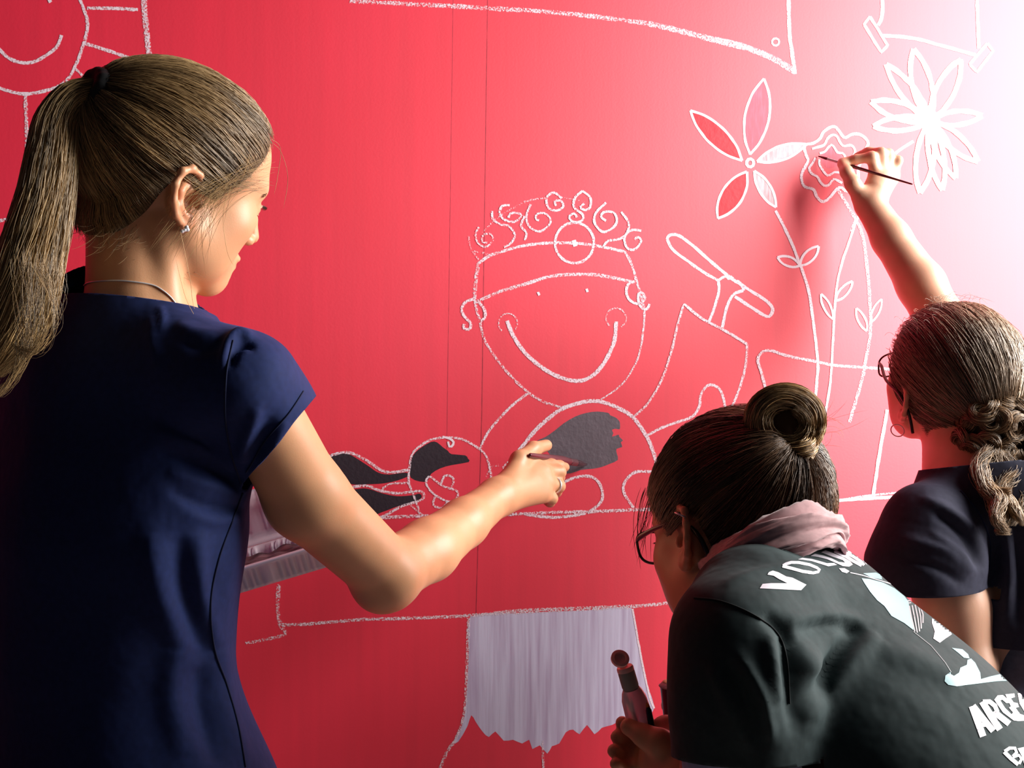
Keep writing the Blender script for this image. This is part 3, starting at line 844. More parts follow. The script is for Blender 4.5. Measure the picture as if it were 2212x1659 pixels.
def trim(o, co, no, rad, skip=None, back=.0028, slab=.010, up=None):
    """open the flat end of a sleeve or collar with a clean cut just inside the hem plane"""
    bm = bmesh.new(); bm.from_mesh(o.data); co, no = Vector(co), Vector(no)
    fs = [f for f in bm.faces if (f.calc_center_median() - co).length < rad and -slab < (f.calc_center_median() - co).dot(no) < (up or slab)]
    if skip is not None and fs:
        X = np.array([f.calc_center_median() for f in fs], np.float32); D = np.full(len(X), 1.0, np.float32)
        for pr in skip.p: D = skip._comb(D, skip._d(pr, X), pr[7], pr[8])
        fs = [f for f, d in zip(fs, D) if d > .007]
    geom = list({v for f in fs for v in f.verts}) + list({e for f in fs for e in f.edges}) + fs
    bmesh.ops.bisect_plane(bm, geom=geom, dist=1e-5, plane_co=co - no * back, plane_no=no, clear_outer=True)
    bm.to_mesh(o.data); bm.free(); o.data.update()
    o.data.polygons.foreach_set('use_smooth', np.ones(len(o.data.polygons), dtype=bool))
def folds(o, lines):
    """press creases (negative) and raised folds (positive) into a garment along lines: (photo points, half-width px, height m)"""
    me = o.data; n = len(me.vertices)
    co = np.empty(n * 3, np.float32); me.vertices.foreach_get('co', co); co = co.reshape(-1, 3).astype(float)
    no = np.empty(n * 3, np.float32); me.vertices.foreach_get('normal', no); no = no.reshape(-1, 3).astype(float)
    vd = co - np.array([0, 0, CAM_Z]); vd /= np.linalg.norm(vd, axis=1)[:, None]
    face = np.clip(-(vd * no).sum(1) * 3, 0, 1)
    px = np.stack([FW / 2 + co[:, 0] / co[:, 1] * FPX, FH / 2 - (co[:, 2] - CAM_Z) / co[:, 1] * FPX], 1)
    D = np.zeros(n)
    for pts, w, amp in lines:
        q = np.array(catmull(pts, 6)); best = np.full(n, 1e9); tt = np.zeros(n); m = len(q) - 1
        for i in range(m):
            a, b = q[i], q[i + 1]; ab = b - a; h = np.clip(((px - a) @ ab) / max(ab @ ab, 1e-9), 0, 1)
            d = np.linalg.norm(px - a - h[:, None] * ab, axis=1); u = d < best
            best[u] = d[u]; tt[u] = ((i + h) / m)[u]
        D += amp * np.exp(-(best / w) ** 2) * np.sin(np.pi * np.clip(tt * .96 + .02, 0, 1)) ** .6 * face
    me.vertices.foreach_set('co', (co + no * D[:, None]).astype(np.float32).ravel()); me.update()
def keep_largest(o, n=1):
    bm = bmesh.new(); bm.from_mesh(o.data)
    seen = set(); comps = []
    for f in bm.faces:
        if f.index in seen: continue
        st = [f]; seen.add(f.index); c = []
        while st:
            g = st.pop(); c.append(g)
            for e in g.edges:
                for h in e.link_faces:
                    if h.index not in seen: seen.add(h.index); st.append(h)
        comps.append(c)
    comps.sort(key=len, reverse=True)
    for c in comps[n:]: bmesh.ops.delete(bm, geom=c, context='FACES')
    bm.to_mesh(o.data); bm.free(); o.data.update()
def solidify(o, t=0.0022):
    m = o.modifiers.new('thickness', 'SOLIDIFY'); m.thickness = t; m.offset = -1.0
# ------------------------------------------------------------------ people: shared materials
def skin_mat(name, rough=0.45, sss=0.0):
    m, nt, b = new_mat(name)
    at = nd(nt, 'ShaderNodeAttribute', _attribute_name='tint')
    tc = nd(nt, 'ShaderNodeTexCoord')
    n = nd(nt, 'ShaderNodeTexNoise', Scale=26.0, Detail=5.0)
    nt.links.new(tc.outputs['Object'], n.inputs['Vector'])
    r = nd(nt, 'ShaderNodeMapRange'); r.inputs[1].default_value = .3; r.inputs[2].default_value = .7; r.inputs[3].default_value = .93; r.inputs[4].default_value = 1.05
    mx = nd(nt, 'ShaderNodeMixRGB', _blend_type='MULTIPLY'); mx.inputs[0].default_value = 1
    nt.links.new(n.outputs['Fac'], r.inputs[0]); nt.links.new(at.outputs['Color'], mx.inputs[1]); nt.links.new(r.outputs[0], mx.inputs[2])
    nt.links.new(mx.outputs[0], b.inputs['Base Color'])
    b.inputs['Roughness'].default_value = rough; b.inputs['Specular IOR Level'].default_value = 0.45
    b.inputs['Subsurface Weight'].default_value = sss
    b.inputs['Subsurface Radius'].default_value = (1.0, 0.35, 0.2); b.inputs['Subsurface Scale'].default_value = 0.006
    n2 = nd(nt, 'ShaderNodeTexNoise', Scale=700.0, Detail=2.0); nt.links.new(tc.outputs['Object'], n2.inputs['Vector'])
    bp = nd(nt, 'ShaderNodeBump', Strength=0.12, Distance=0.0006)
    nt.links.new(n2.outputs['Fac'], bp.inputs['Height']); nt.links.new(bp.outputs[0], b.inputs['Normal'])
    return m
M_SKIN = skin_mat('skin', sss=0.25)
def tint_skin(o, base, H, extra=()):
    co = np.empty(len(o.data.vertices) * 3, np.float32); o.data.vertices.foreach_get('co', co); co = co.reshape(-1, 3)
    c = np.tile(np.array(base, float), (len(co), 1))
    L = H.inv(co)
    def blob(p, r, col, s=1.0):
        d = np.linalg.norm((L - np.array(p)) / np.array(r), axis=1)
        w = (np.clip(1.3 - d, 0, 1) * s)[:, None]
        c[:] = c * (1 - w) + np.array(col) * w
    b = np.array(base)
    for s in (1, -1):
        blob((.06, s * .04, -.03), (.03, .03, .025), b * np.array([1.03, .82, .85]), .8)
        blob((-.014, s * .085, -.01), (.025, .02, .036), b * np.array([1.0, .70, .68]), .7)
    blob((.090, 0, -.067), (.013, .022, .011), b * np.array([.92, .52, .55]), .9)
    blob((.108, 0, -.038), (.012, .012, .010), b * np.array([1.0, .82, .82]), .7)
    for p, r, col in extra:
        d = np.linalg.norm(co - np.array(p), axis=1); w = (np.clip(1.5 - d / r, 0, 1))[:, None]
        c[:] = c * (1 - w) + np.array(col) * w
    colattr(o, c)
def cloth(name, col, bump=0.35, rough=0.85, var=0.12):
    m, nt, b = new_mat(name)
    tc = nd(nt, 'ShaderNodeTexCoord')
    n = nd(nt, 'ShaderNodeTexNoise', Scale=160.0, Detail=4.0); nt.links.new(tc.outputs['Object'], n.inputs['Vector'])
    r = nd(nt, 'ShaderNodeMapRange'); r.inputs[1].default_value = .3; r.inputs[2].default_value = .7; r.inputs[3].default_value = 1 - var; r.inputs[4].default_value = 1 + var
    mx = nd(nt, 'ShaderNodeMixRGB', _blend_type='MULTIPLY'); mx.inputs[0].default_value = 1; mx.inputs[1].default_value = (*col, 1)
    nt.links.new(n.outputs['Fac'], r.inputs[0]); nt.links.new(r.outputs[0], mx.inputs[2]); nt.links.new(mx.outputs[0], b.inputs['Base Color'])
    b.inputs['Roughness'].default_value = rough; b.inputs['Specular IOR Level'].default_value = 0.25
    b.inputs['Sheen Weight'].default_value = 0.25; b.inputs['Sheen Roughness'].default_value = 0.4
    b.inputs['Sheen Tint'].default_value = (*[min(1, c * 4 + .05) for c in col], 1)
    n2 = nd(nt, 'ShaderNodeTexNoise', Scale=14.0, Detail=3.0); nt.links.new(tc.outputs['Object'], n2.inputs['Vector'])
    bp = nd(nt, 'ShaderNodeBump', Strength=bump, Distance=0.012)
    nt.links.new(n2.outputs['Fac'], bp.inputs['Height']); nt.links.new(bp.outputs[0], b.inputs['Normal'])
    return m
M_HAIR = hair_mat('hair')
M_HAIRB = hair_mat('hair_under', rough=.7, spec=.2)
M_SILVER = simple('silver', (0.8, 0.8, 0.82), 0.32, metal=.65)
M_BLACKP = simple('black_plastic', (0.012, 0.010, 0.012), 0.3)
M_EYEW = simple('eye_white', (0.75, 0.72, 0.7), 0.2)
M_IRIS = simple('iris', (0.08, 0.12, 0.16), 0.15)
M_DARKHAIR = simple('lashes', (0.03, 0.015, 0.01), 0.6)

def eyes(H, root):
    for s in (1, -1):
        c = H((.0735, s * .031, -.003)); fw = H.v((.97, s * .05, -.22)); fw = unit(fw)
        F = Field(); F.ell(H.inv(c), (.0134, .0128, .0128), fr=H)
        v, q = F.mesh(0.0016); e = mesh_obj('eye', v, q, M_EYEW, root)
        lathe('iris', c + fw * .0100, c + fw * .0137, [(0, .0062), (.7, .0052), (1, .003)], M_IRIS, e, 14)
        # lids follow the ball, lashes stand out from the upper lid
        for nm, z0, r in (('upper_eyelid', .0045, .0017), ('lower_eyelid', -.0062, .0014)):
            pts = []
            for t in np.linspace(-1, 1, 7):
                y = t * .0125; x = math.sqrt(max(.0142 ** 2 - y * y * .9 - z0 * z0, 1e-6)) * (1 - .12 * t * t)
                pts.append(H((.0735 + x - .0006, s * .031 + y, -.003 + z0 * (1 - t * t) ** .5)))
            tube(nm, pts, [.0006, r, r, r, .0006], M_LID, e, 6)
        Q = []
        for t in np.linspace(-.9, .9, 26):
            y = t * .0125; x = math.sqrt(max(.0150 ** 2 - y * y * .9 - .00003, 1e-6))
            p0 = np.array((.0735 + x, s * .031 + y, -.003 + .0045 * (1 - t * t) ** .5))
            Q.append([H(p0 + np.array((.0055 * u, .003 * t * u, -.002 * u + .003 * u * u))) for u in np.linspace(0, 1, 6)])
        strand_mesh('eyelashes', Q, .0002, np.tile((.03, .015, .01), (len(Q), 1)), M_HAIR, e)
        Q = []
        for k in range(90):
            t = random.uniform(-1, 1); y0 = .031 + t * .017; z0 = .0165 - .0035 * t * t + random.uniform(-.002, .002)
            x0 = .0885 - .006 * (t + .3) ** 2 * (1 if t > 0 else .3) - .0016
            Q.append([H((x0 + .0006 * u - .0025 * u * max(t, 0), s * (y0 + .006 * u), z0 + .0012 * u * (1 - t))) for u in np.linspace(0, 1, 4)])
        strand_mesh('eyebrow', Q, .00035, hair_cols(len(Q), (.10, .06, .03), (.2, .13, .07)), M_HAIR, root)
M_LID = simple('eyelid_skin', (0.50, 0.25, 0.17), 0.5)

def legs(root, hipc, right, fwd, foot_c, trouser_mat, shoe_mat, hip_r=.15, top=None, spine=None, top_ext=.12):
    """trousers from the hips to the ankles and a pair of shoes standing on the floor"""
    hipc = np.array(hipc, float); right = unit(right); fwd = unit(fwd)
    F = Field()
    Fr = Frame(hipc, fwd, (0, 0, 1))
    F.cap((0, .055, 0), (0, -.055, 0), .108, .108, .05, fr=Fr)
    if spine is not None:
        sp = unit(spine); F.cap(hipc, hipc + sp * top_ext, .115, .108, .06)
    fc = np.array(foot_c, float)
    for s in (1, -1):
        hp = hipc + right * s * .085; ft = fc + right * s * .10
        kn = hp * .5 + ft * .5 + fwd * .03
        F.chain([hp, kn, ft + np.array([0, 0, .09])], [.088, .064, .056], .03)
    v, q = F.mesh(.007)
    t = mesh_obj('trousers', v, q, trouser_mat, root)
    zt = hipc[2] + .10 if top is None else top
    for s in (1, -1):
        ft = fc + right * s * .10
        Ff = Field(); S = Frame(ft, fwd, (0, 0, 1))
        Ff.chain([(-.045, 0, .045), (.06, 0, .036), (.15, 0, .030)], [.044, .038, .030], .02, fr=S, sc=(1, .95, 1))
        Ff.cap((-.03, 0, .05), (-.02, 0, .10), .042, .044, .02, fr=S)
        Ff.cap((0, -1, -.5), (0, 1, -.5), .5, .5, .004, 's', fr=S)
        v, q = Ff.mesh(.006)
        mesh_obj('shoe', v, q, shoe_mat, root)
    return t
M_JEANS = cloth('denim', (0.02, 0.03, 0.07)); M_GREYTR = cloth('grey_trousers', (0.12, 0.13, 0.2)); M_SHOE = simple('shoe_leather', (0.03, 0.03, 0.03), 0.5)

# ================================================================== painter in the navy T-shirt, left
pl = thing('person', (0, 0, 0), 'woman with long blonde ponytail in navy T-shirt, her bare right arm painting', 'person')
HL = Frame((-.350, 1.150, 1.5645), (.716, .677, -.173), (.350, -.134, .928))
def at_mid(H, px, py, d0, d1):
    """the point on the head's middle plane seen at that photo point"""
    for _ in range(40):
        dm = (d0 + d1) / 2
        if (H.inv(P(px, py, dm))[1] > 0) == (H.inv(P(px, py, d1))[1] > 0): d1 = dm
        else: d0 = dm
    return H.inv(P(px, py, dm))
tieL = at_mid(HL, 212, 203, .9, 1.3)
TL = Frame((-.40, 1.165, 0), (.57, .82, 0), (0, 0, 1))      # torso: x forward, y her left
SRj = P(530, 823, 1.08); SLj = np.array([-.535, 1.275, 1.352])
ELr = P(836, 1238, 1.26); WRr = P(1070, 1076, 1.47)
B = Field()
head(B, HL)
nb = P(292, 690, 1.14)
B.cap(HL((-.036, 0, -.030)), nb, .044, .048, .02)
B.cap(HL((-.012, 0, -.050)), nb + np.array([.020, .03, -.01]), .030, .036, .012)
B.cap(HL((-.020, -.052, -.045)), nb + np.array([.040, .0, -.045]), .010, .013, .015)
for J in (SRj, SLj): B.cap(nb + (0, 0, -.05), J, .040, .038, .04)
B.cap((0, 0, 1.31), (0, 0, 1.20), .116, .114, .04, fr=TL, sc=(.66, 1, 1))
B.cap((0, 0, 1.20), (0, 0, 1.04), .106, .092, .03, fr=TL, sc=(.68, 1, 1))
B.cap((0, 0, 1.02), (0, 0, .93), .092, .125, .04, fr=TL, sc=(.70, 1, 1))
B.chain([P(528, 828, 1.08), P(662, 1076, 1.165), ELr], [.038, .0420, .0375], .015)
B.chain([ELr, P(925, 1188, 1.335), P(1002, 1130, 1.405), WRr], [.037, .0365, .0300, .0245], .012)
B.cap(P(820, 1268, 1.262), P(832, 1262, 1.262), .022, .022, .03)     # the elbow point
mc = [P(1146, 1006, 1.553), P(1170, 1020, 1.552), P(1180, 1045, 1.545), P(1168, 1068, 1.53)]
hand_tree(B, WRr, mc,
          [[P(1190, 1005, 1.583), P(1208, 1007, 1.600), P(1220, 1009, 1.616)],
           [P(1208, 1020, 1.577), P(1207, 1031, 1.600), P(1192, 1036, 1.606)],
           [P(1207, 1050, 1.567), P(1201, 1062, 1.588), P(1187, 1060, 1.593)],
           [P(1192, 1077, 1.548), P(1188, 1084, 1.566), P(1176, 1078, 1.572)]],
          [P(1100, 1040, 1.495), P(1122, 994, 1.527), P(1152, 970, 1.560), P(1180, 962, 1.588)], rp=.0130, rw=.024)
# the hidden left arm carries the tray
ELl = np.array([-.675, 1.22, 1.10]); WRl = np.array([-.475, 1.325, 1.105])
B.chain([SLj, (SLj + ELl) / 2, ELl], [.045, .041, .036], .03)
B.chain([ELl, ELl * .5 + WRl * .5, WRl], [.036, .034, .025], .012)
tg = np.array([-.385, 1.345, 1.128])
B_m = [tg + np.array([-.012, -.030, -.004]), tg + np.array([-.008, -.014, -.014]), tg + np.array([-.008, .004, -.016]), tg + np.array([-.012, .022, -.014])]
hand_tree(B, WRl, B_m, [[m + np.array([.03, 0, -.016]), m + np.array([.05, 0, -.012]), m + np.array([.066, 0, -.004])] for m in B_m],
          [WRl + np.array([.02, -.02, .012]), WRl + np.array([.05, -.03, .030]), WRl + np.array([.078, -.026, .038])])
v, q = B.mesh(.0021)
body = mesh_obj('body', v, q, M_SKIN, pl)
SK = (0.62, 0.315, 0.165)
tint_skin(body, SK, HL)
M_LIDL = M_LID
eyes(HL, pl)

# T-shirt
M_NAVY = cloth('navy_cotton', (0.008, 0.017, 0.080), bump=.5); M_NAVY.node_tree.nodes['Principled BSDF'].inputs['Sheen Weight'].default_value = .35
S = Field()
A_, Bq = P(672, 878, 1.14), P(540, 1036, 1.10); HC = (A_ + Bq) / 2
HN = unit(np.cross(Bq - A_, unit(HC - np.array([0, 0, CAM_Z])))); HN = HN if HN[0] > 0 else -HN
NKc, NKn = P(265, 640, 1.10), unit(np.array([.10, .10, 1]))
mL = (SLj + ELl) / 2; nL = unit(ELl - SLj)
S.cap((0, .018, 1.33), (0, .024, 1.20), .150, .152, .05, fr=TL, sc=(.69, 1, 1))
S.cap((0, .028, 1.20), (0, .034, 1.07), .146, .130, .04, fr=TL, sc=(.76, 1, 1))
S.cap((0, .034, 1.04), (0, .022, .90), .134, .170, .05, fr=TL, sc=(.72, 1, 1))
S.cap((.02, .01, .86), (.02, .01, .80), .176, .18, .05, fr=TL, sc=(.72, 1, 1))
S.cap(nb + (0, 0, .04), nb + (0, 0, -.05), .053, .060, .025, clip=(NKc, NKn))
S.cap(nb + (0, 0, -.03), SLj, .055, .052, .05)
S.chain([P(292, 735, 1.14), P(385, 788, 1.10), P(462, 812, 1.085), P(528, 828, 1.08)], [.050, .047, .046, .0465], .022)
hemc = P(606, 960, 1.13)
S.chain([P(528, 828, 1.08), P(570, 900, 1.11), P(640, 1036, 1.15)], [.0465, .0485, .0480], .022, clip=(HC, HN))
S.cap(SLj, (SLj + ELl) / 2 + nL * .05, .053, .050, .035, clip=(mL, nL))
def fold_noise(sc1, amp, seed=0.0, ax=(1, 1, 1)):
    def f(X):
        X = X * np.array(ax, np.float32) + seed
        return amp * (np.sin(X[:, 0] * sc1 + 2.1 * np.sin(X[:, 2] * sc1 * .7)) * np.sin(X[:, 1] * sc1 * .9 + 1.3 * np.sin(X[:, 0] * sc1 * .6)) + .5 * np.sin(X[:, 2] * sc1 * 1.3 + 3 * np.sin(X[:, 0] * sc1 * .5 + X[:, 1] * 20)))
    return f
v, q = S.mesh(.0032, disp=fold_noise(28, .0016, .3, (1, 1, .45)))
shirt = mesh_obj('t_shirt', v, q, M_NAVY, pl)
TF = Field(); TF.cap((0, .018, 1.33), (0, .024, 1.20), .150, .152, .05, fr=TL, sc=(.69, 1, 1)).cap((0, .028, 1.20), (0, .034, 1.07), .146, .130, .04, fr=TL, sc=(.76, 1, 1))
trim(shirt, HC, HN, .10, TF); trim(shirt, NKc, NKn, .11, up=.06); trim(shirt, mL, nL, .09, TF)
folds(shirt, [([(478, 790), (492, 745), (515, 722), (545, 728)], 10, .008), ([(498, 790), (508, 758), (530, 745), (548, 752)], 8, -.007),
    ([(330, 930), (420, 960), (505, 1010)], 16, .005), ([(345, 972), (430, 1000), (520, 1045)], 12, -.006), ([(360, 1015), (440, 1045), (525, 1072)], 16, .006), ([(370, 1060), (440, 1090), (520, 1100)], 12, -.005),
    ([(400, 1110), (460, 1125), (515, 1120)], 14, .004), ([(590, 900), (560, 960), (535, 1015)], 13, -.005), ([(560, 880), (535, 940), (520, 1000)], 13, .005), ([(620, 910), (590, 965), (560, 1010)], 12, .004),
    ([(325, 1150), (345, 1280), (400, 1420)], 30, .008), ([(385, 1160), (405, 1290), (450, 1420)], 24, -.007), ([(430, 1150), (430, 1280), (470, 1400)], 22, .006),
    ([(380, 1400), (370, 1500), (400, 1640)], 30, .007), ([(430, 1440), (440, 1540), (470, 1650)], 24, -.008), ([(480, 1400), (490, 1520), (530, 1650)], 22, .006),
    ([(330, 680), (330, 740), (345, 800)], 16, .003), ([(345, 660), (352, 690), (350, 720)], 8, .003), ([(380, 700), (420, 720), (470, 725)], 16, .004), ([(400, 740), (440, 755), (480, 745)], 12, -.003)])
cut(shirt, (0, 0, .84), (0, 0, -1)); keep_largest(shirt); solidify(shirt)
# raised stitching of sleeve seam, hem and side
M_SEAMN = cloth('navy_stitching', (0.006, 0.010, 0.04))
def on_mesh(o, pts, lift=.0008, view=True):
    """drop photo points onto a garment's surface, seen from where the photo was taken"""
    bm = bmesh.new(); bm.from_mesh(o.data); bv = BVHTree.FromBMesh(bm); bm.free()
    out = []
    c = Vector((0, 0, CAM_Z))
    for p in pts:
        d = Vector(P(p[0], p[1], 1.0)) - c; d.normalize()
        h = bv.ray_cast(c, d)
        if h[0] is not None:
            nrm = h[1] if h[1].dot(d) < 0 else -h[1]
            out.append(np.array(h[0] + nrm * lift))
        else: out.append(None)
    return out
def seam(name, o, pts, r, mat, root, n=10, lift=.0004):
    q = [p for p in on_mesh(o, catmull(pts, n), lift) if p is not None]
    if len(q) > 3: return tube(name, q, r, mat, root, 6, n=2)
seam('sleeve_seam', shirt, [(503, 735), (490, 800), (487, 900), (500, 980), (522, 1045)], .0009, M_SEAMN, shirt)
seam('hem_seam', shirt, [(655, 845), (622, 895), (575, 950), (545, 1000), (532, 1020)], .0008, M_SEAMN, shirt)
seam('side_seam', shirt, [(524, 1065), (500, 1130), (472, 1210), (455, 1300), (463, 1400), (490, 1480), (515, 1570), (530, 1657)], .0010, M_SEAMN, shirt)
legs(pl, (-.405, 1.17, .86), (.82, -.57, 0), (.57, .82, 0), (-.405, 1.17, 0), M_JEANS, M_SHOE, spine=(0, 0, 1))

# hair
line = [(.076, 0, .076), (.071, -.030, .072), (.060, -.056, .050), (.046, -.070, .030), (.030, -.074, .012), (.014, -.0755, -.004), (.004, -.0765, .012), (-.010, -.0775, .024), (-.026, -.076, .012),
        (-.038, -.072, -.012), (-.046, -.064, -.040), (-.058, -.046, -.066), (-.070, -.020, -.080)]
line = line + [(x, -y, z) for x, y, z in reversed(line[1:])]
SL = Scalp(HL, (-.010, 0, .028), (.1000, .0790, .0825), line, tuple(tieL), bulge=.012)
hair = SL.cap_mesh('hair', M_HAIRB, pl, (.075, .045, .022))
DK, LT = (.080, .044, .018), (.52, .33, .145)
Q = SL.strands(5200, wav=.0026, lift=(.0, .0042))
strand_mesh('combed_hair', Q, RNG.uniform(.0002, .00042, len(Q)), hair_cols(len(Q), DK, LT, 1.15, SL.key), M_HAIR, hair)
# loose hairs over temple, ear and nape
def wisps(root_fn, n, name='loose_hairs', r=.00017, cols=None, parent=None):
    Q = np.array([root_fn(k) for k in range(n)])
    return strand_mesh(name, Q, r, hair_cols(n, DK, LT, .6) if cols is None else cols, M_HAIR, parent)
def temple(k):
    a = np.array([random.uniform(.035, .070), -.060 - random.uniform(0, .018), random.uniform(.015, .055)])
    b = np.array([random.uniform(-.03, .02), -.088 - random.uniform(0, .006), random.uniform(-.01, .03)])
    c = np.array([random.uniform(-.04, .03), -.080, random.uniform(-.08, -.01)])
    return [HL((1 - t) ** 2 * a + 2 * t * (1 - t) * b + t * t * c) for t in np.linspace(0, 1, 12)]
wisps(temple, 110, parent=hair)
def nape(k):
    x = random.uniform(-.085, -.03); s = random.choice((-1, -1, 1)); y = s * math.sqrt(max(0, 1 - (x + .02) ** 2 / .0049)) * .055
    a = np.array([x + .01, y, random.uniform(-.07, -.04)])
    b = a + np.array([random.uniform(-.01, .03), s * .006, -.022]); c = b + np.array([random.uniform(-.02, .035), s * .002, random.uniform(-.02, .004)])
    return [HL((1 - t) ** 2 * a + 2 * t * (1 - t) * b + t * t * c) for t in np.linspace(0, 1, 10)]
wisps(nape, 420, parent=hair)
fly = [[(590, 310), (608, 330), (622, 385), (612, 450)], [(585, 300), (606, 320), (600, 380), (592, 420)], [(470, 170), (520, 190), (560, 230), (588, 280)], [(380, 560), (400, 640), (425, 690), (445, 720)], [(390, 500), (410, 600), (418, 660), (440, 735)], [(500, 400), (482, 460), (490, 540), (505, 575)], [(540, 330), (520, 390), (470, 440), (445, 520)]]
Q = [np.array(catmull([P(x, y, 1.03 + .01 * j + .012 * i) for i, (x, y) in enumerate(f)], 5)) for j, f in enumerate(fly)]
strand_mesh('loose_hairs', Q, .00022, np.tile(LT, (len(Q), 1)), M_HAIR, hair)
# ponytail
tie = HL(tieL)
tp = [(212, 203), (184, 203), (150, 222), (124, 268), (112, 340), (98, 430), (78, 520), (52, 620), (20, 705), (-25, 800)]
gd = [P(x, y, tie[1] - .008 * min(i, 7)) for i, (x, y) in enumerate(tp)]; gd[0] = tie
Q = lock(gd, [.011, .014, .019, .022, .024, .027, .029, .031, .028, .010], 3400, n=36, flat=.7, wav=.0032, twist=.5, fray=.08)
pony = strand_mesh('ponytail', Q, RNG.uniform(.00028, .0005, len(Q)), hair_cols(len(Q), (.07, .038, .014), (.66, .43, .19), 1.0, KEY[0]), M_HAIR, pl)
for g in ([(85, 540), (80, 640), (75, 720), (40, 800), (0, 850), (-30, 845)], [(105, 560), (125, 650), (112, 720), (70, 765), (10, 735)], [(60, 560), (55, 680), (45, 780), (-10, 850)]):
    Q = lock([P(x, y, 1.0 - .004 * i) for i, (x, y) in enumerate(g)], [.016, .012, .007, .004, .0006], 30, n=26, wav=.003)
    strand_mesh('loose_curl', Q, .0002, hair_cols(len(Q), (.07, .04, .018), LT, 1.2), M_HAIR, pony)
# hair tie
M_TIE = simple('black_elastic', (0.004, 0.004, 0.005), 0.8)
F = Field(); ax = unit(gd[1] - HL(tieL * .85))
e1 = unit(np.cross(ax, (0, 1, .2))); e2 = np.cross(ax, e1)
for k in range(2):
    c0 = tie + ax * (.005 - .009 * k)
    ring = [c0 + .0180 * (math.cos(a) * e1 + math.sin(a) * e2) for a in np.linspace(0, 2 * math.pi, 13)]
    F.chain(ring, [.0076 + .0012 * math.sin(5 * i + k) for i in range(13)], .003)
F.ell(tie, (.014, .014, .014), .006)
v, q = F.mesh(.0018); mesh_obj('hair_tie', v, q, M_TIE, pl)
# earring, necklace, ring
F = Field(); c = HL((-.012, -.088, -.040)); 
for dx, dz in ((0, 0), (.003, .001), (.001, .0035), (-.002, -.002)): F.ell(HL.inv(c) + np.array((dx, 0, dz)), (.0021, .0021, .0021), .001, fr=HL)
v, q = F.mesh(.0007); mesh_obj('earring', v, q, M_SILVER, pl)['label'] = 'small silver stud in the right ear'
neck = on_mesh(body, catmull([(182, 618), (195, 610), (240, 606), (290, 609), (330, 616), (352, 628), (368, 642), (378, 655)], 6), .0008)
tube('necklace', [p for p in neck if p is not None], .0008, M_SILVER, pl, 6, n=2)
rc = P(1190, 1047, 1.553); ra = unit(P(1207, 1050, 1.567) - P(1180, 1045, 1.545)); r1 = unit(np.cross(ra, (0, .2, 1))); r2 = np.cross(ra, r1)
rc = P(1199, 1049, 1.5615)
tube('ring', [rc + .0100 * (math.cos(a) * r1 + math.sin(a) * r2) for a in np.linspace(0, 2 * math.pi, 20)[:-1]], .0018, M_SILVER, pl, 8, closed=True, n=2)

# ------------------------------------------------------------------ her paintbrush
def brush(p_end, p_tip, ferrule_t, width, label, hand_col, mat_b, r=.0033, flat=False):
    p_end, p_tip = np.array(p_end, float), np.array(p_tip, float)
    t = thing('paintbrush', (0, 0, 0), label, 'paintbrush')
    L = np.linalg.norm(p_tip - p_end); d = unit(p_tip - p_end)
    fa = p_end + d * L * ferrule_t; fb = p_end + d * L * (ferrule_t + .12)
    lathe('handle', p_end, fa + d * .004, [(0, r * .35), (.02, r * .6), (.45, r), (.8, r * 1.25), (1, r * .9)], hand_col, t)
    lathe('ferrule', fa, fb, [(0, r * .95), (.1, r * 1.05), (.15, r * .98), (.9, width * .9), (1, width * .88)], M_SILVER, t)
    n1 = unit(np.cross(d, (0, 0, 1))); n2 = np.cross(d, n1); Q = []
    for k in range(160):
        a = random.random() * 6.283; rr = math.sqrt(random.random()) * width * .85
        o = rr * (math.cos(a) * n1 + math.sin(a) * n2); j = np.array([random.gauss(0, 1) for _ in range(3)]) * width * .10
        Q.append([fb - d * .003 + o + (p_tip - fb + d * .003) * u + (j - o * .75) * u * u for u in np.linspace(0, 1, 7)])
    strand_mesh('bristles', Q, width * .09, np.tile(mat_b, (len(Q), 1)) * RNG.uniform(.6, 1.2, (len(Q), 1)), M_HAIR, t)
    return t
M_DARKF = simple('tarnished_metal', (.10, .04, .05), .4, metal=.6)
M_HANDLE = simple('dark_red_lacquer', (0.09, 0.012, 0.02), 0.3)
tipL = Wp(1266, 1003, .002); mid = P(1168, 987, 1.560)
bL = brush(mid - unit(tipL - mid) * .045, tipL, .66, .0062, 'dark red paintbrush held by the ponytailed woman, tip on the grey paint', M_HANDLE, (.04, .02, .03), r=.0055)
for ch in bL.children:
    if ch.name.startswith('ferrule'): ch.data.materials[0] = M_DARKF

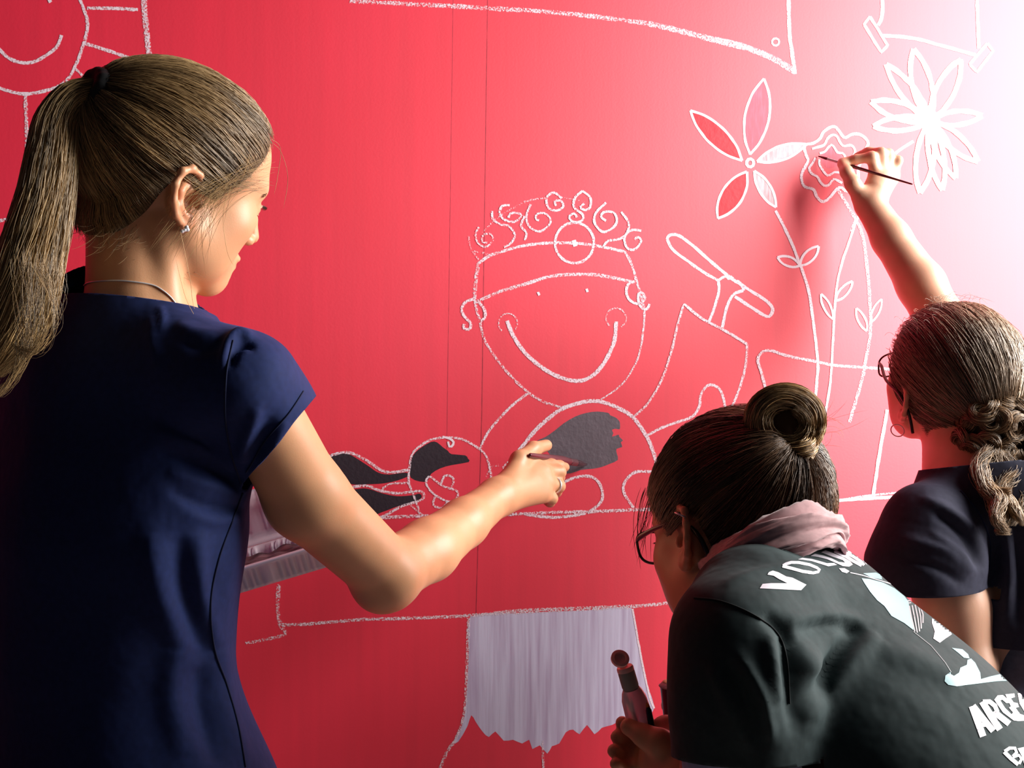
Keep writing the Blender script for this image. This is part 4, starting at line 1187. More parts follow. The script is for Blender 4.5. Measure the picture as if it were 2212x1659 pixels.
# ------------------------------------------------------------------ clear hinged tray with dark paint
def tray():
    t = thing('paint_tray', (0, 0, 0), 'open clear plastic food container holding dark paint, between arm and navy shirt', 'container')
    m, nt, b = new_mat('cloudy_clear_plastic')
    b.inputs['Base Color'].default_value = (0.95, 0.84, 0.92, 1); b.inputs['Roughness'].default_value = 0.25
    b.inputs['Transmission Weight'].default_value = 0.12; b.inputs['IOR'].default_value = 1.3; b.inputs['Alpha'].default_value = 0.90; b.inputs['Coat Weight'].default_value = .4
    FL, FR = P(440, 1254, 1.30), P(735, 1166, 1.31); BL, BR = P(440, 1217, 1.385), P(735, 1131, 1.395)
    U = FR - FL; nu = 56
    up_ = unit(np.cross(U, BL - FL)); up_ = up_ if up_[2] > 0 else -up_
    dn = -up_; back = unit(BL - FL)
    def sheet(name, rows, rib_rows, par):
        V = []
        for r_i, (o, amp) in enumerate(rows):
            for i in range(nu):
                s_ = i / (nu - 1); g = abs(((s_ * 2.2) % 1) - .5) < .42
                rib = amp * (0.5 - 0.5 * math.cos(s_ * 2 * math.pi * 22)) * (1 if g else 0)
                V.append(FL + U * (s_ if amp == 0 else .012 + s_ * .976) + o[0] * back + o[1] * up_ + rib * (o[2] if len(o) > 2 else 0) * back)
        n = len(rows); Fc = [(r * nu + i, r * nu + i + 1, (r + 1) * nu + i + 1, (r + 1) * nu + i) for r in range(n - 1) for i in range(nu - 1)]
        for i0 in (0, nu - 1): Fc.append(tuple(r * nu + i0 for r in range(n)))
        o = mesh_obj(name, V, Fc, m, par, smooth=True)
        md = o.modifiers.new('t', 'SOLIDIFY'); md.thickness = .0006
        return o
    D = np.linalg.norm(BL - FL)
    sheet('tray_base', [((-.006, -.001), 0), ((-.006, .002), 0), ((0, .003), 0), ((.003, .000), 0), ((.005, -.006, 1), .0036), ((.010, -.026, 1), .0036), ((.013, -.030), 0), ((D - .013, -.030), 0), ((D - .008, -.026, -1), .0036), ((D - .003, -.004, -1), .0036), ((D, .002), 0), ((D + .005, .002), 0)], 0, t)
    th = math.radians(68); ca, sa = math.cos(th), math.sin(th)
    def ld(a, h_, *k): return (D + .006 + a * ca - h_ * sa * -1 * 0 + h_ * sa, a * sa + .002 - h_ * ca) + k
    sheet('tray_lid', [(ld(0, 0), 0), (ld(.005, .001), 0), (ld(.010, .010, 1), .003), (ld(.016, .020), .0), (ld(.02, .022, 1), .0045), (ld(.050, .024, 1), .0045), (ld(.058, .012, 1), .003), (ld(.064, .001, 1), .001), (ld(.070, .0), 0)], 0, t)
    # paint pool
    V, Fc = [], []
    mp_, nt2, b2 = new_mat('wet_dark_paint'); b2.inputs['Roughness'].default_value = .3
    tc = nd(nt2, 'ShaderNodeTexCoord'); mpp = nd(nt2, 'ShaderNodeMapping'); mpp.inputs['Scale'].default_value = (40, 160, 60); mpp.inputs['Rotation'].default_value = (0, 0, .6)
    n = nd(nt2, 'ShaderNodeTexNoise', Scale=1.0, Detail=5.0); nt2.links.new(tc.outputs['Object'], mpp.inputs[0]); nt2.links.new(mpp.outputs[0], n.inputs['Vector'])
    r = nd(nt2, 'ShaderNodeValToRGB'); r.color_ramp.elements[0].position = .35; r.color_ramp.elements[0].color = (.03, .008, .012, 1); r.color_ramp.elements[1].position = .65; r.color_ramp.elements[1].color = (.20, .09, .10, 1)
    nt2.links.new(n.outputs['Fac'], r.inputs[0]); nt2.links.new(r.outputs[0], b2.inputs['Base Color'])
    bp = nd(nt2, 'ShaderNodeBump', Strength=.6, Distance=.004); nt2.links.new(n.outputs['Fac'], bp.inputs['Height']); nt2.links.new(bp.outputs[0], b2.inputs['Normal'])
    ns, nd_ = 40, 14
    for i in range(ns):
        s_ = .03 + .94 * i / (ns - 1)
        for j in range(nd_):
            w = j / (nd_ - 1)
            h_ = -.0085 + .004 * w + .006 * mnoise.noise(Vector((s_ * 9, w * 3, 1))) * w 
            V.append(FL + U * s_ + (.014 + w * (D - .030)) * back + h_ * up_)
    Fc = [(i * nd_ + j, (i + 1) * nd_ + j, (i + 1) * nd_ + j + 1, i * nd_ + j + 1) for i in range(ns - 1) for j in range(nd_ - 1)]
    o = mesh_obj('dark_paint', V, Fc, mp_, t); md = o.modifiers.new('t', 'SOLIDIFY'); md.thickness = .002
tray()
# ================================================================== bending painter with the top bun, middle
pm = thing('person', (0, 0, 0), 'woman with brown top bun, glasses and pink scarf bending forward in a dark green T-shirt', 'person')
HM = Frame((.2365, 1.18, 1.1965), (-.472, .832, -.286), (-.098, .273, .956))
NBm = np.array([.292, 1.088, 1.176])
Sm = unit((-.62, .38, .69)); Nm = unit((.60, -.47, .645)); Nm = unit(Nm - Nm.dot(Sm) * Sm)
TM = Frame(NBm - Nm * .066, -Nm, Sm)
JLm = P(1590, 1395, .975); JRm = TM((.02, -.165, -.05))
B = Field(); head(B, HM)
B.cap(HM((-.034, 0, -.030)), TM((.03, 0, .01)), .048, .050, .02)
B.cap(HM((.000, 0, -.060)), TM((.06, 0, .0)), .034, .040, .015)
for J in (JLm, JRm): B.cap(TM((.0, 0, -.05)), J, .040, .038, .04)
B.cap((0, 0, -.08), (0, 0, -.20), .118, .120, .04, fr=TM, sc=(.64, 1, 1))
B.cap((0, 0, -.20), (0, 0, -.36), .118, .108, .04, fr=TM, sc=(.68, 1, 1))
B.cap((0, 0, -.38), (0, 0, -.50), .118, .130, .05, fr=TM, sc=(.72, 1, 1))
ELm = np.array([.172, .940, .865]); WRm = P(1486, 1678, 1.065)
B.chain([JLm, JLm * .45 + ELm * .55, ELm], [.042, .041, .036], .015)
B.chain([ELm, ELm * .55 + WRm * .45, WRm], [.037, .035, .0255], .012)
mcm = [P(1440, 1575, 1.112), P(1427, 1598, 1.108), P(1418, 1624, 1.10), P(1416, 1650, 1.09)]
hand_tree(B, WRm, mcm,
          [[P(1405, 1580, 1.142), P(1370, 1572, 1.144), P(1344, 1562, 1.134)],
           [P(1388, 1606, 1.140), P(1352, 1604, 1.138), P(1334, 1592, 1.126)],
           [P(1378, 1632, 1.128), P(1344, 1634, 1.126), P(1326, 1622, 1.114)],
           [P(1376, 1656, 1.115), P(1345, 1662, 1.112), P(1330, 1650, 1.102)]],
          [P(1462, 1632, 1.075), P(1425, 1604, 1.076), P(1392, 1590, 1.086), P(1358, 1570, 1.098)], rp=.0135, rw=.024)
ELm2 = np.array([.335, 1.30, .89]); WRm2 = np.array([.255, 1.42, .925])
B.chain([JRm, JRm * .5 + ELm2 * .5, ELm2], [.046, .041, .036], .03)
B.chain([ELm2, ELm2 * .5 + WRm2 * .5, WRm2], [.036, .034, .025], .012)
cupc = P(1462, 1522, 1.36)
mm = [WRm2 + np.array([-.040, -.010 - .012 * k, .022 - .019 * k + .02]) for k in range(4)]
hand_tree(B, WRm2, mm, [[m + np.array([-.020, -.022, .004]), m + np.array([-.012, -.040, .004]), m + np.array([.004, -.050, .002])] for m in mm],
          [WRm2 + np.array([-.01, -.02, .02]), WRm2 + np.array([-.02, -.045, .04]), WRm2 + np.array([-.03, -.07, .05])])
v, q = B.mesh(.0024); bodym = mesh_obj('body', v, q, M_SKIN, pm)
tint_skin(bodym, (0.52, 0.26, 0.14), HM)
eyes(HM, pm)
# T-shirt
M_SEAMG = cloth('dark_stitching', (.006, .009, .010))
M_GREEN = cloth('dark_green_cotton', (0.020, 0.034, 0.036), bump=.5)
S = Field()
S.cap((0, 0, -.06), (0, 0, -.20), .137, .137, .06, fr=TM, sc=(.69, 1, 1))
S.cap((0, 0, -.20), (0, 0, -.36), .134, .128, .05, fr=TM, sc=(.74, 1, 1))
S.cap((0, 0, -.38), (0, 0, -.56), .128, .152, .05, fr=TM, sc=(.74, 1, 1))
NKc, NKn = TM((.02, 0, .020)), unit(Sm * .9 + (-Nm) * .35)
S.cap(TM((.03, 0, .05)), TM((0, 0, -.04)), .056, .070, .04, clip=(NKc, NKn))
hm = P(1600, 1644, .958); nh = unit(P(1600, 1700, .955) - P(1592, 1392, .975)); m2 = JRm * .5 + np.array([.335, 1.30, .89]) * .5; n2_ = unit(np.array([.335, 1.30, .89]) - JRm)
S.chain([TM((-.012, .01, -.03)), P(1640, 1330, 1.02), P(1592, 1392, .975)], [.056, .054, .055], .03)
S.cap(TM((0, -.01, -.03)), JRm, .054, .052, .04)
S.chain([P(1592, 1392, .975), P(1594, 1500, .965), P(1600, 1740, .955)], [.0545, .0545, .060], .025, clip=(hm, nh))
S.cap(JRm, m2 + n2_ * .05, .053, .052, .03, clip=(m2, n2_))
v, q = S.mesh(.0034, disp=fold_noise(26, .0016, 1.3, (.6, 1, 1)))
shirtm = mesh_obj('t_shirt', v, q, M_GREEN, pm)
TF = Field(); TF.cap((0, 0, -.06), (0, 0, -.20), .137, .137, .06, fr=TM, sc=(.69, 1, 1)).cap((0, 0, -.20), (0, 0, -.36), .134, .128, .05, fr=TM, sc=(.74, 1, 1))
trim(shirtm, hm, nh, .10, TF); trim(shirtm, NKc, NKn, .10, up=.04); trim(shirtm, m2, n2_, .09, TF)
folds(shirtm, [([(1690, 1375), (1702, 1450), (1712, 1560)], 20, -.007), ([(1725, 1385), (1745, 1460), (1745, 1560)], 22, .008), ([(1660, 1370), (1670, 1440), (1680, 1520)], 20, .007),
    ([(1860, 1352), (1800, 1425), (1745, 1500), (1715, 1590)], 20, -.0065), ([(1895, 1370), (1845, 1425), (1790, 1500), (1750, 1600)], 28, .007), ([(1820, 1345), (1770, 1400), (1735, 1460)], 22, .006),
    ([(1600, 1420), (1640, 1500), (1665, 1600)], 18, .007), ([(1575, 1430), (1612, 1510), (1640, 1610)], 13, -.006), ([(1535, 1440), (1580, 1530), (1610, 1620)], 16, .005),
    ([(1700, 1340), (1790, 1328), (1880, 1350)], 16, .005), ([(1720, 1368), (1790, 1352), (1850, 1362)], 14, -.005), ([(1650, 1330), (1690, 1360), (1712, 1400)], 16, -.007),
    ([(1560, 1262), (1640, 1235), (1760, 1212)], 10, .003), ([(1900, 1400), (1990, 1430), (2080, 1480)], 30, .005)])
cut(shirtm, TM((0, 0, -.60)), -Sm); keep_largest(shirtm); solidify(shirtm)
seam('sleeve_seam', shirtm, [(1500, 1292), (1560, 1300), (1630, 1330), (1680, 1370), (1700, 1430), (1705, 1520)], .0009, M_SEAMG, shirtm)
F = Field(); F.cap(hm - nh * .03, hm + nh * .022, .0505, .0515, .01); v, q = F.mesh(.003)
ls = mesh_obj('undershirt_sleeve', v, q, cloth('pale_blue_cotton', (.45, .5, .7)), pm); cut(ls, hm + nh * .016, nh); cut(ls, hm - nh * .025, -nh); solidify(ls, .001); ls['label'] = 'pale blue inner sleeve showing below the dark sleeve'
legs(pm, TM((0, 0, -.55)), (.62, .78, 0), (-.78, .62, 0), (.50, .96, 0), M_JEANS, M_SHOE, spine=Sm)

# print on the back of the shirt
def pstroke(pts, w):
    q = np.array(pts, float); d = np.gradient(q, axis=0); d /= np.linalg.norm(d, axis=1)[:, None]; n = np.c_[-d[:, 1], d[:, 0]] * w / 2
    q[0] -= d[0] * w * .0; return [tuple(p) for p in np.vstack([q + n, (q - n)[::-1]])]
def decal(name, o, polys, mat, parent, lift=.0005, step=4.5):
    V, Fc = [], []
    for poly in polys:
        pts = []
        n0 = len(poly)
        for a, b in zip(poly, poly[1:] + poly[:1]):
            k = max(1, int(math.dist(a, b) / step))
            for t in range(k): pts.append(Vector((a[0] + (b[0] - a[0]) * t / k, a[1] + (b[1] - a[1]) * t / k)))
        nb_ = len(pts)
        xs, ys = [p[0] for p in pts], [p[1] for p in pts]
        inner = [Vector((x, y)) for x in np.arange(min(xs), max(xs), step) for y in np.arange(min(ys), max(ys), step)]
        r = delaunay_2d_cdt(pts + inner, [], [list(range(nb_))], 1, 1e-4)
        q = on_mesh(o, [(v_[0], v_[1]) for v_ in r[0]], lift)
        dpt = [None if p is None else p[1] for p in q]
        b0 = len(V); V += [p if p is not None else np.zeros(3) for p in q]
        for f in r[2]:
            if all(q[i] is not None for i in f) and max(dpt[i] for i in f) - min(dpt[i] for i in f) < .05: Fc.append(tuple(b0 + i for i in f))
    if not Fc: return None
    used = sorted({i for f in Fc for i in f}); mp = {u: k for k, u in enumerate(used)}
    return mesh_obj(name, [V[u] for u in used], [tuple(mp[i] for i in f) for f in Fc], mat, parent)
M_PRW = simple('white_print', (.60, .57, .64), .5); M_PRB = simple('pale_blue_print', (.17, .36, .40), .5); M_PRG = simple('grey_print', (.22, .24, .26), .5)
zv = (1630, 1170), 7.373; za = (2000, 1420), 6.943; zg = (1600, 1150), 3.26
E = sc
for nm, polys in (
    ('letter_v', [E([(200, 530), (225, 490), (285, 465), (370, 490), (500, 560), (600, 580), (820, 690), (735, 778), (80, 750), (125, 680), (260, 668), (520, 668), (380, 600), (300, 550)], *zv)]),
    ('letter_o', [E(pstroke([(450, 388), (500, 360), (580, 338), (700, 338), (870, 372), (985, 420), (1030, 455), (1010, 485), (930, 503), (850, 498)], 44), *zv), E(pstroke([(440, 392), (600, 432), (760, 478), (900, 498)], 50), *zv)]),
    ('letter_l', [E([(690, 290), (760, 265), (900, 280), (1050, 320), (1150, 350), (1260, 345), (1310, 375), (1170, 400), (1060, 365), (900, 315), (760, 295)], *zv)]),
    ('letter_u', [E([(890, 235), (960, 200), (1100, 230), (1220, 270), (1340, 330), (1440, 340), (1400, 300), (1220, 240), (1055, 175), (1130, 145), (1250, 190), (1400, 250), (1520, 320), (1560, 370), (1500, 405), (1400, 395), (1280, 340), (1150, 285), (1010, 250)], *zv)]),
    ('letter_n', [E(pstroke([(1270, 155), (1450, 240), (1560, 310), (1700, 385)], 50), *zv), E(pstroke([(1400, 165), (1560, 240), (1700, 330), (1740, 380)], 45), *zv), E(pstroke([(1480, 165), (1620, 225), (1730, 290), (1800, 370)], 34), *zv)]),
    ('letter_a', [E(pstroke([(688, 735), (770, 960), (855, 1190)], 100), *za), E(pstroke([(700, 730), (850, 920), (1005, 1108)], 92), *za), E(pstroke([(790, 1020), (930, 1010)], 66), *za)]),
    ('letter_r', [E(pstroke([(840, 668), (970, 880), (1105, 1085)], 100), *za), E(pstroke([(850, 672), (950, 668), (1030, 730), (1062, 810), (1020, 855), (940, 850)], 70), *za), E(pstroke([(1030, 830), (1130, 910), (1245, 1000)], 90), *za)]),
    ('letter_g', [E([(1020, 640), (1070, 575), (1150, 570), (1230, 640), (1280, 690), (1200, 690), (1140, 640), (1110, 650), (1180, 760), (1280, 860), (1300, 830), (1240, 760), (1290, 720), (1400, 840), (1380, 960), (1310, 950), (1150, 830)], *za)]),
    ('letter_e', [E([(1185, 560), (1320, 545), (1330, 600), (1270, 620), (1310, 680), (1370, 690), (1390, 750), (1340, 760), (1400, 850), (1460, 870), (1490, 955), (1370, 960)], *za)]),
    ('letter_n', [E([(1370, 545), (1440, 538), (1560, 620), (1560, 900), (1520, 900), (1400, 700)], *za)]),
    ('letter_b', [E(pstroke([(1170, 1420), (1270, 1520), (1380, 1610)], 60), *za), E(pstroke([(1175, 1415), (1250, 1365), (1330, 1365), (1355, 1430), (1300, 1490)], 50), *za), E(pstroke([(1300, 1500), (1390, 1470), (1430, 1530), (1390, 1600)], 45), *za)]),
    ('letter_u', [E([(1370, 1370), (1500, 1340), (1560, 1500), (1560, 1640), (1480, 1640), (1430, 1480)], *za)])):
    decal(nm, shirtm, polys, M_PRW, shirtm)
decal('printed_figure', shirtm, [E(p, *zg) for p in (
    [(850, 325), (905, 330), (1000, 355), (1080, 395), (1150, 450), (1180, 490), (1190, 560), (1210, 640), (1215, 690), (1150, 640), (1060, 590), (1010, 520), (960, 480), (910, 420), (870, 360)],
    [(1485, 815), (1560, 825), (1600, 860), (1610, 890), (1570, 885), (1530, 850)],
    [(1475, 985), (1440, 1010), (1435, 1050), (1460, 1075), (1520, 1085), (1640, 1070), (1800, 1050), (2020, 1040), (2020, 1000), (1935, 920), (1915, 960), (1870, 990), (1760, 1015), (1690, 1035), (1685, 990), (1650, 920), (1620, 890), (1595, 900), (1590, 935), (1545, 955), (1535, 990), (1500, 1012), (1478, 1000)],
    [(860, 290), (950, 285), (1010, 310), (1000, 335), (920, 320)],
    [(1280, 400), (1400, 430), (1540, 560), (1640, 660), (1500, 580), (1380, 480)])], M_PRB, shirtm, lift=.0004)
decal('printed_figure', shirtm, [E(p, *zg) for p in (
    [(1040, 345), (1100, 365), (1180, 390), (1260, 430), (1340, 465), (1350, 500), (1300, 492), (1220, 450), (1140, 415), (1060, 370)],
    [(1345, 580), (1380, 570), (1410, 590), (1440, 640), (1470, 690), (1485, 720), (1440, 750), (1400, 780), (1355, 750), (1365, 700), (1345, 640)],
    [(690, 255), (730, 255), (765, 275), (745, 290), (712, 280)],
    [(1390, 560), (1430, 565), (1500, 600), (1490, 612), (1420, 590)])] + [E(pstroke([(770, 285), (860, 305), (960, 335), (1060, 365)], 6), *zg)], M_PRW, shirtm, lift=.00045)
decal('printed_stripes', shirtm, [E(pstroke(p, 9), *zg) for p in (
    [(1170, 485), (1215, 478), (1255, 482)], [(1178, 500), (1220, 494), (1262, 498)], [(1185, 520), (1200, 600), (1225, 700)], [(1205, 516), (1222, 600), (1242, 708)], [(1226, 512), (1245, 600), (1258, 700)],
    [(1248, 510), (1266, 600), (1270, 680)], [(1262, 520), (1282, 580), (1282, 640)])] + [E(pstroke([(1215, 700), (1340, 800), (1440, 920), (1480, 985)], 3), *zg)], M_PRG, shirtm, lift=.00045)

# scarf: soft folds wound round the neck
M_SCARF = cloth('dusty_pink_scarf', (.50, .30, .31), bump=.3)
M_SCARF.node_tree.nodes['Principled BSDF'].inputs['Roughness'].default_value = .9
SF = Frame(P(1664, 1218, 1.098), (-.75, .40, -.52), (-.25, .58, .78))
V = []; na, nb_ = 220, 84
wv = [(2, 1, .6, .0022), (3, -1, 1.9, .0022), (5, 2, .2, .0018), (6, -2, 2.2, .0016), (9, 1, 4.1, .0012), (11, -3, 5.0, .0010)]
for i in range(na):
    a = i / na * 2 * math.pi
    R0 = .0630 + .007 * math.cos(a - 2.9)
    for j in range(nb_):
        b = j / nb_ * 2 * math.pi
        f = sum(am * (1 - 2.2 * abs(math.sin((n_ * b + m_ * a + ph + .8 * math.sin(a * 2 + ph)) / 2)) ** .7) for n_, m_, ph, am in wv)
        rr, rz = .0155 + f * 1.1, .0260 + f * 1.5 + .003 * math.sin(3 * a + 1)
        q_ = R0 + rr * math.cos(b)
        V.append(SF((q_ * math.cos(a) * 1.03, q_ * math.sin(a), rz * math.sin(b) + .003 * math.sin(2 * a + .5))))
idx = np.arange(na * nb_).reshape(na, nb_)
Fs = np.stack([idx, np.roll(idx, -1, 0), np.roll(np.roll(idx, -1, 0), -1, 1), np.roll(idx, -1, 1)], -1).reshape(-1, 4)
mesh_obj('scarf', V, Fs, M_SCARF, pm)

# hair
tieM = at_mid(HM, 1700, 972, .9, 1.35)
SMh = Scalp(HM, (-.014, 0, .030), (.1040, .0820, .0900), line, tuple(tieM), bulge=.015)
DKm, LTm = (.032, .013, .006), (.30, .16, .08)
hairm = SMh.cap_mesh('hair', M_HAIRB, pm, (.02, .009, .005))
Q = SMh.strands(4600, wav=.0026, lift=(0, .005)); strand_mesh('combed_hair', Q, RNG.uniform(.0002, .00045, len(Q)), hair_cols(len(Q), DKm, LTm, 1.5, SMh.key), M_HAIR, hairm)
bt = HM(tieM); bc = P(1694, 912, bt[1] + .002)
vx = np.array([1, 0, 0]); vz = np.array([0, 0, 1]); vy = np.array([0, 1, 0])
gb = [bt, bt + (bc - bt) * .45 + vx * .012 + vy * .012]
for i in range(15):
    a = -1.1 + i / 14 * 2 * math.pi * 1.35; R = .0275 - .012 * (i / 14) ** 1.5
    gb.append(bc + vx * R * 1.08 * math.cos(a) + vz * R * .95 * math.sin(a) - vy * (.012 * i / 14 - .006))
Q = lock(gb, [.012, .012, .0135, .014, .0145, .014, .013, .011, .007], 2200, n=46, twist=3.0, wav=.0020)
bun = strand_mesh('bun', Q, RNG.uniform(.00025, .0005, len(Q)), hair_cols(len(Q), (.05, .02, .008), (.66, .40, .17), 1.0, KEY[0]), M_HAIR, pm)
F = Field(); F.ell(bc, (.020, .012, .018)); F.ell(bt * .6 + bc * .4, (.014, .013, .020), .01); v, q = F.mesh(.003); o = mesh_obj('bun_core', v, q, M_HAIRB, bun); colattr(o, np.tile((.06, .028, .012), (len(v), 1)))
gb2 = [bt - vx * .010 - vz * .004, bt + vx * .012 - vy * .020, bt + vx * .018 + vz * .008 + vy * .004, bt + vz * .018 + vy * .026, bt - vx * .02 + vz * .012, bt - vx * .006 - vy * .020 - vz * .002]
Q = lock(gb2, [.008, .010, .010, .010, .010, .006], 420, n=34, twist=2.0, wav=.0016)
strand_mesh('bun_wrap', Q, .0005, hair_cols(len(Q), (.05, .02, .008), (.66, .40, .17), .9), M_HAIR, bun)
def bwisp(k):
    a = bc + np.array([random.uniform(.0, .03), random.uniform(-.01, .01), random.uniform(-.04, .0)]); b = a + np.array([random.uniform(.01, .04), 0, random.uniform(-.02, .02)]); c = b + np.array([random.uniform(-.01, .04), 0, random.uniform(-.03, .03)])
    return [(1 - t) ** 2 * a + 2 * t * (1 - t) * b + t * t * c for t in np.linspace(0, 1, 12)]
wisps(bwisp, 26, r=.00013, cols=hair_cols(26, (.2, .1, .04), (.5, .28, .11)), parent=bun)
def fwisp(k):
    a = np.array([.075, .05 + random.uniform(-.02, .01), .06]); b = a + np.array([.015, .012, -.03]); c = np.array([.085 + random.uniform(0, .02), .06 + random.uniform(-.01, .01), random.uniform(-.03, .01)])
    return [HM((1 - t) ** 2 * a + 2 * t * (1 - t) * b + t * t * c) for t in np.linspace(0, 1, 12)]
wisps(fwisp, 22, r=.0003, cols=hair_cols(22, DKm, LTm), parent=hairm)
tube('earring', [HM(p) for p in ((-.036, .091, .006), (-.037, .0965, .008), (-.030, .0985, .012), (-.026, .093, .012))], .0009, M_SILVER, pm)['label'] = 'thin silver ring through the upper ear'

def glasses(H, root, rim_col, w=.058, h_=.036, ysp=.034, xf=.098, lens=True, out=.0, tr=.0014, lensr=.0011, z0=-.004):
    g = bpy.data.objects.new('glasses', None); COL.objects.link(g); g.parent = root
    for s in (1, -1):
        ring = []
        for a in np.linspace(0, 2 * math.pi, 25)[:-1]:
            ca, sa = math.cos(a), math.sin(a)
            y = .5 * w * math.copysign(abs(ca) ** .62, ca); z = .5 * h_ * math.copysign(abs(sa) ** .62, sa)
            ring.append(H((xf - .10 * abs(y * s + s * ysp * 0) * .3 - abs(s * ysp + y) * .10 + z * .12, s * ysp + y, z0 + z)))
        tube('rim', ring, lensr, rim_col, g, 8, closed=True, n=2)
        c = sum(ring) / len(ring)
        mesh_obj('lens', ring + [c], [(i, (i + 1) % 24, 24) for i in range(24)], M_LENS, g)
        e = ring[1 if s > 0 else 11]
        tube('temple', [e, H((xf - .022, s * (ysp + w / 2 + .004), z0 + .010)), H((.03, s * (.0775 + out), z0 + .012)), H((-.012, s * (.0800 + out), z0 + .010)), H((-.036, s * (.0785 + out), -.012)), H((-.046, s * (.0755 + out), -.040))], [tr * .8, tr * 1.3, tr * 1.1, tr, tr * 1.1, tr * 1.2], rim_col, g, 8)
    tube('bridge', [H((xf - .003, .0075, z0 + .006)), H((xf + .002, 0, z0 + .009)), H((xf - .003, -.0075, z0 + .006))], .0012, rim_col, g, 8)
    return g
m, nt, b = new_mat('lens_glass'); b.inputs['Base Color'].default_value = (1, 1, 1, 1); b.inputs['Roughness'].default_value = .03; b.inputs['Alpha'].default_value = .12
M_LENS = m
glasses(HM, pm, M_BLACKP, tr=.0022, lensr=.0016)

# squeeze bottle and small brush in her left hand
bo = thing('paint_bottle', (0, 0, 0), 'small clear bottle with open pink flip cap held by the woman with the bun', 'bottle')
m, nt, b = new_mat('milky_bottle'); b.inputs['Base Color'].default_value = (.85, .80, .86, 1); b.inputs['Roughness'].default_value = .2; b.inputs['Transmission Weight'].default_value = .35
M_CAP = simple('pink_plastic', (.9, .50, .46), .4); M_NECK = simple('grey_green_band', (.30, .28, .25), .6)
a_, b_ = P(1363, 1487, 1.112), P(1396, 1600, 1.118)
lathe('bottle_body', a_, b_, [(0, .0085), (.06, .0105), (.2, .0128), (.45, .0135), (.8, .0135), (.97, .0128), (1, .010)], m, bo, 28)
n_ = P(1352, 1449, 1.111); lathe('neck_band', n_, a_, [(0, .0082), (.1, .0086), (.85, .0086), (1, .0080)], M_NECK, bo, 28)
ax = unit(n_ - a_); lathe('cap_base', n_, n_ + ax * .0055, [(0, .0086), (.6, .0086), (.85, .0078), (.86, .003), (1, .0028)], M_CAP, bo, 28)
fc = P(1339, 1424, 1.106); fa = unit((.10, -.72, .68)); lathe('flip_lid', fc - fa * .002, fc + fa * .003, [(0, .0084), (.3, .0092), (.9, .0092), (1, .0082), (1.0, .006), (.55, .0055), (.5, .001)], M_CAP, bo, 28)
tube('hinge', [n_ + ax * .004 - vx * .004, (fc + n_) / 2 + np.array([0, -.001, .001]), fc - vz * .005], .0022, M_CAP, bo, 8)
sb = thing('marker', (0, 0, 0), 'thin black marker with orange tip pressed against the bottle', 'marker')
a_, b_ = P(1400, 1528, 1.096), P(1411, 1588, 1.090)
lathe('barrel', a_, b_, [(0, .0018), (.1, .0030), (.9, .0032), (1, .0028)], M_BLACKP, sb, 14)
a2 = P(1397, 1518, 1.098); lathe('tip', a2, a_, [(0, .0008), (.5, .0018), (1, .0022)], simple('orange_tip', (.6, .18, .02), .5), sb, 14)
# dark cup in her far hand
cu = thing('paint_cup', (0, 0, 0), 'dark round cup half hidden behind the dark green sleeve', 'cup')
ct, cb = P(1464, 1482, 1.372), P(1464, 1568, 1.368)
lathe('cup_body', ct, cb, [(0, .022), (.06, .0215), (1, .0165)], M_BLACKP, cu, 28); lathe('rim', ct + vz * .0012, ct - vz * .001, [(0, .022), (.5, .0235), (1, .022)], M_BLACKP, cu, 28)

# ================================================================== painter with curly low bun, right
pr_ = thing('person', (0, 0, 0), 'woman with curly grey-blonde low bun and glasses reaching up to paint the rose', 'person')
HR = Frame((.632, 1.60, 1.3500), (-.212, .880, .425), (-.085, -.450, .888))
nbr = P(2092, 1045, 1.51); JLr = P(2002, 1140, 1.455); JRr = np.array([.745, 1.57, 1.25])
TR = Frame((.722, 1.515, 0), (-.30, .95, 0), (0, 0, 1))
B = Field(); head(B, HR)
B.cap(HR((-.034, 0, -.030)), nbr, .047, .048, .02); B.cap(HR((.000, 0, -.060)), nbr + np.array([-.01, .03, .0]), .034, .040, .015)
B.cap(nbr + (0, 0, -.04), JLr, .040, .038, .04); B.cap(nbr + (0, 0, -.04), JRr, .040, .042, .04)
B.cap((0, 0, 1.14), (0, 0, 1.02), .120, .118, .04, fr=TR, sc=(.68, 1, 1)); B.cap((0, 0, 1.02), (0, 0, .80), .100, .100, .04, fr=TR, sc=(.75, 1, 1))
ELrr = P(2036, 700, 1.785); WRrr = P(1879, 441, 1.862)
B.chain([JRr, JRr * .5 + ELrr * .5, ELrr], [.048, .044, .039], .03)
B.chain([ELrr, P(1990, 615, 1.81), P(1925, 515, 1.84), WRrr], [.0385, .0375, .0305, .0245], .012)
mcr = [P(1892, 377, 1.880), P(1906, 373, 1.885), P(1919, 375, 1.888), P(1928, 384, 1.888)]
hand_tree(B, WRrr, mcr,
          [[P(1883, 339, 1.866), P(1848, 345, 1.876), P(1820, 350, 1.884)],
           [P(1903, 331, 1.873), P(1876, 329, 1.892), P(1852, 338, 1.902)],
           [P(1919, 333, 1.880), P(1900, 338, 1.905), P(1888, 352, 1.910)],
           [P(1940, 347, 1.884), P(1926, 340, 1.902), P(1912, 351, 1.910)]],
          [P(1857, 420, 1.858), P(1842, 397, 1.856), P(1829, 372, 1.864), P(1820, 355, 1.878)], rp=.0115, rw=.0225)
ELr2 = P(2085, 1440, 1.44); WRr2 = np.array([.47, 1.60, .92])
B.chain([JLr, P(2055, 1300, 1.452), ELr2], [.045, .040, .036], .03); B.chain([ELr2, ELr2 * .5 + WRr2 * .5, WRr2], [.036, .034, .025], .012)
mm = [WRr2 + np.array([-.05 + .012 * k, .060 - .006 * k, .028 - .016 * k]) for k in range(4)]
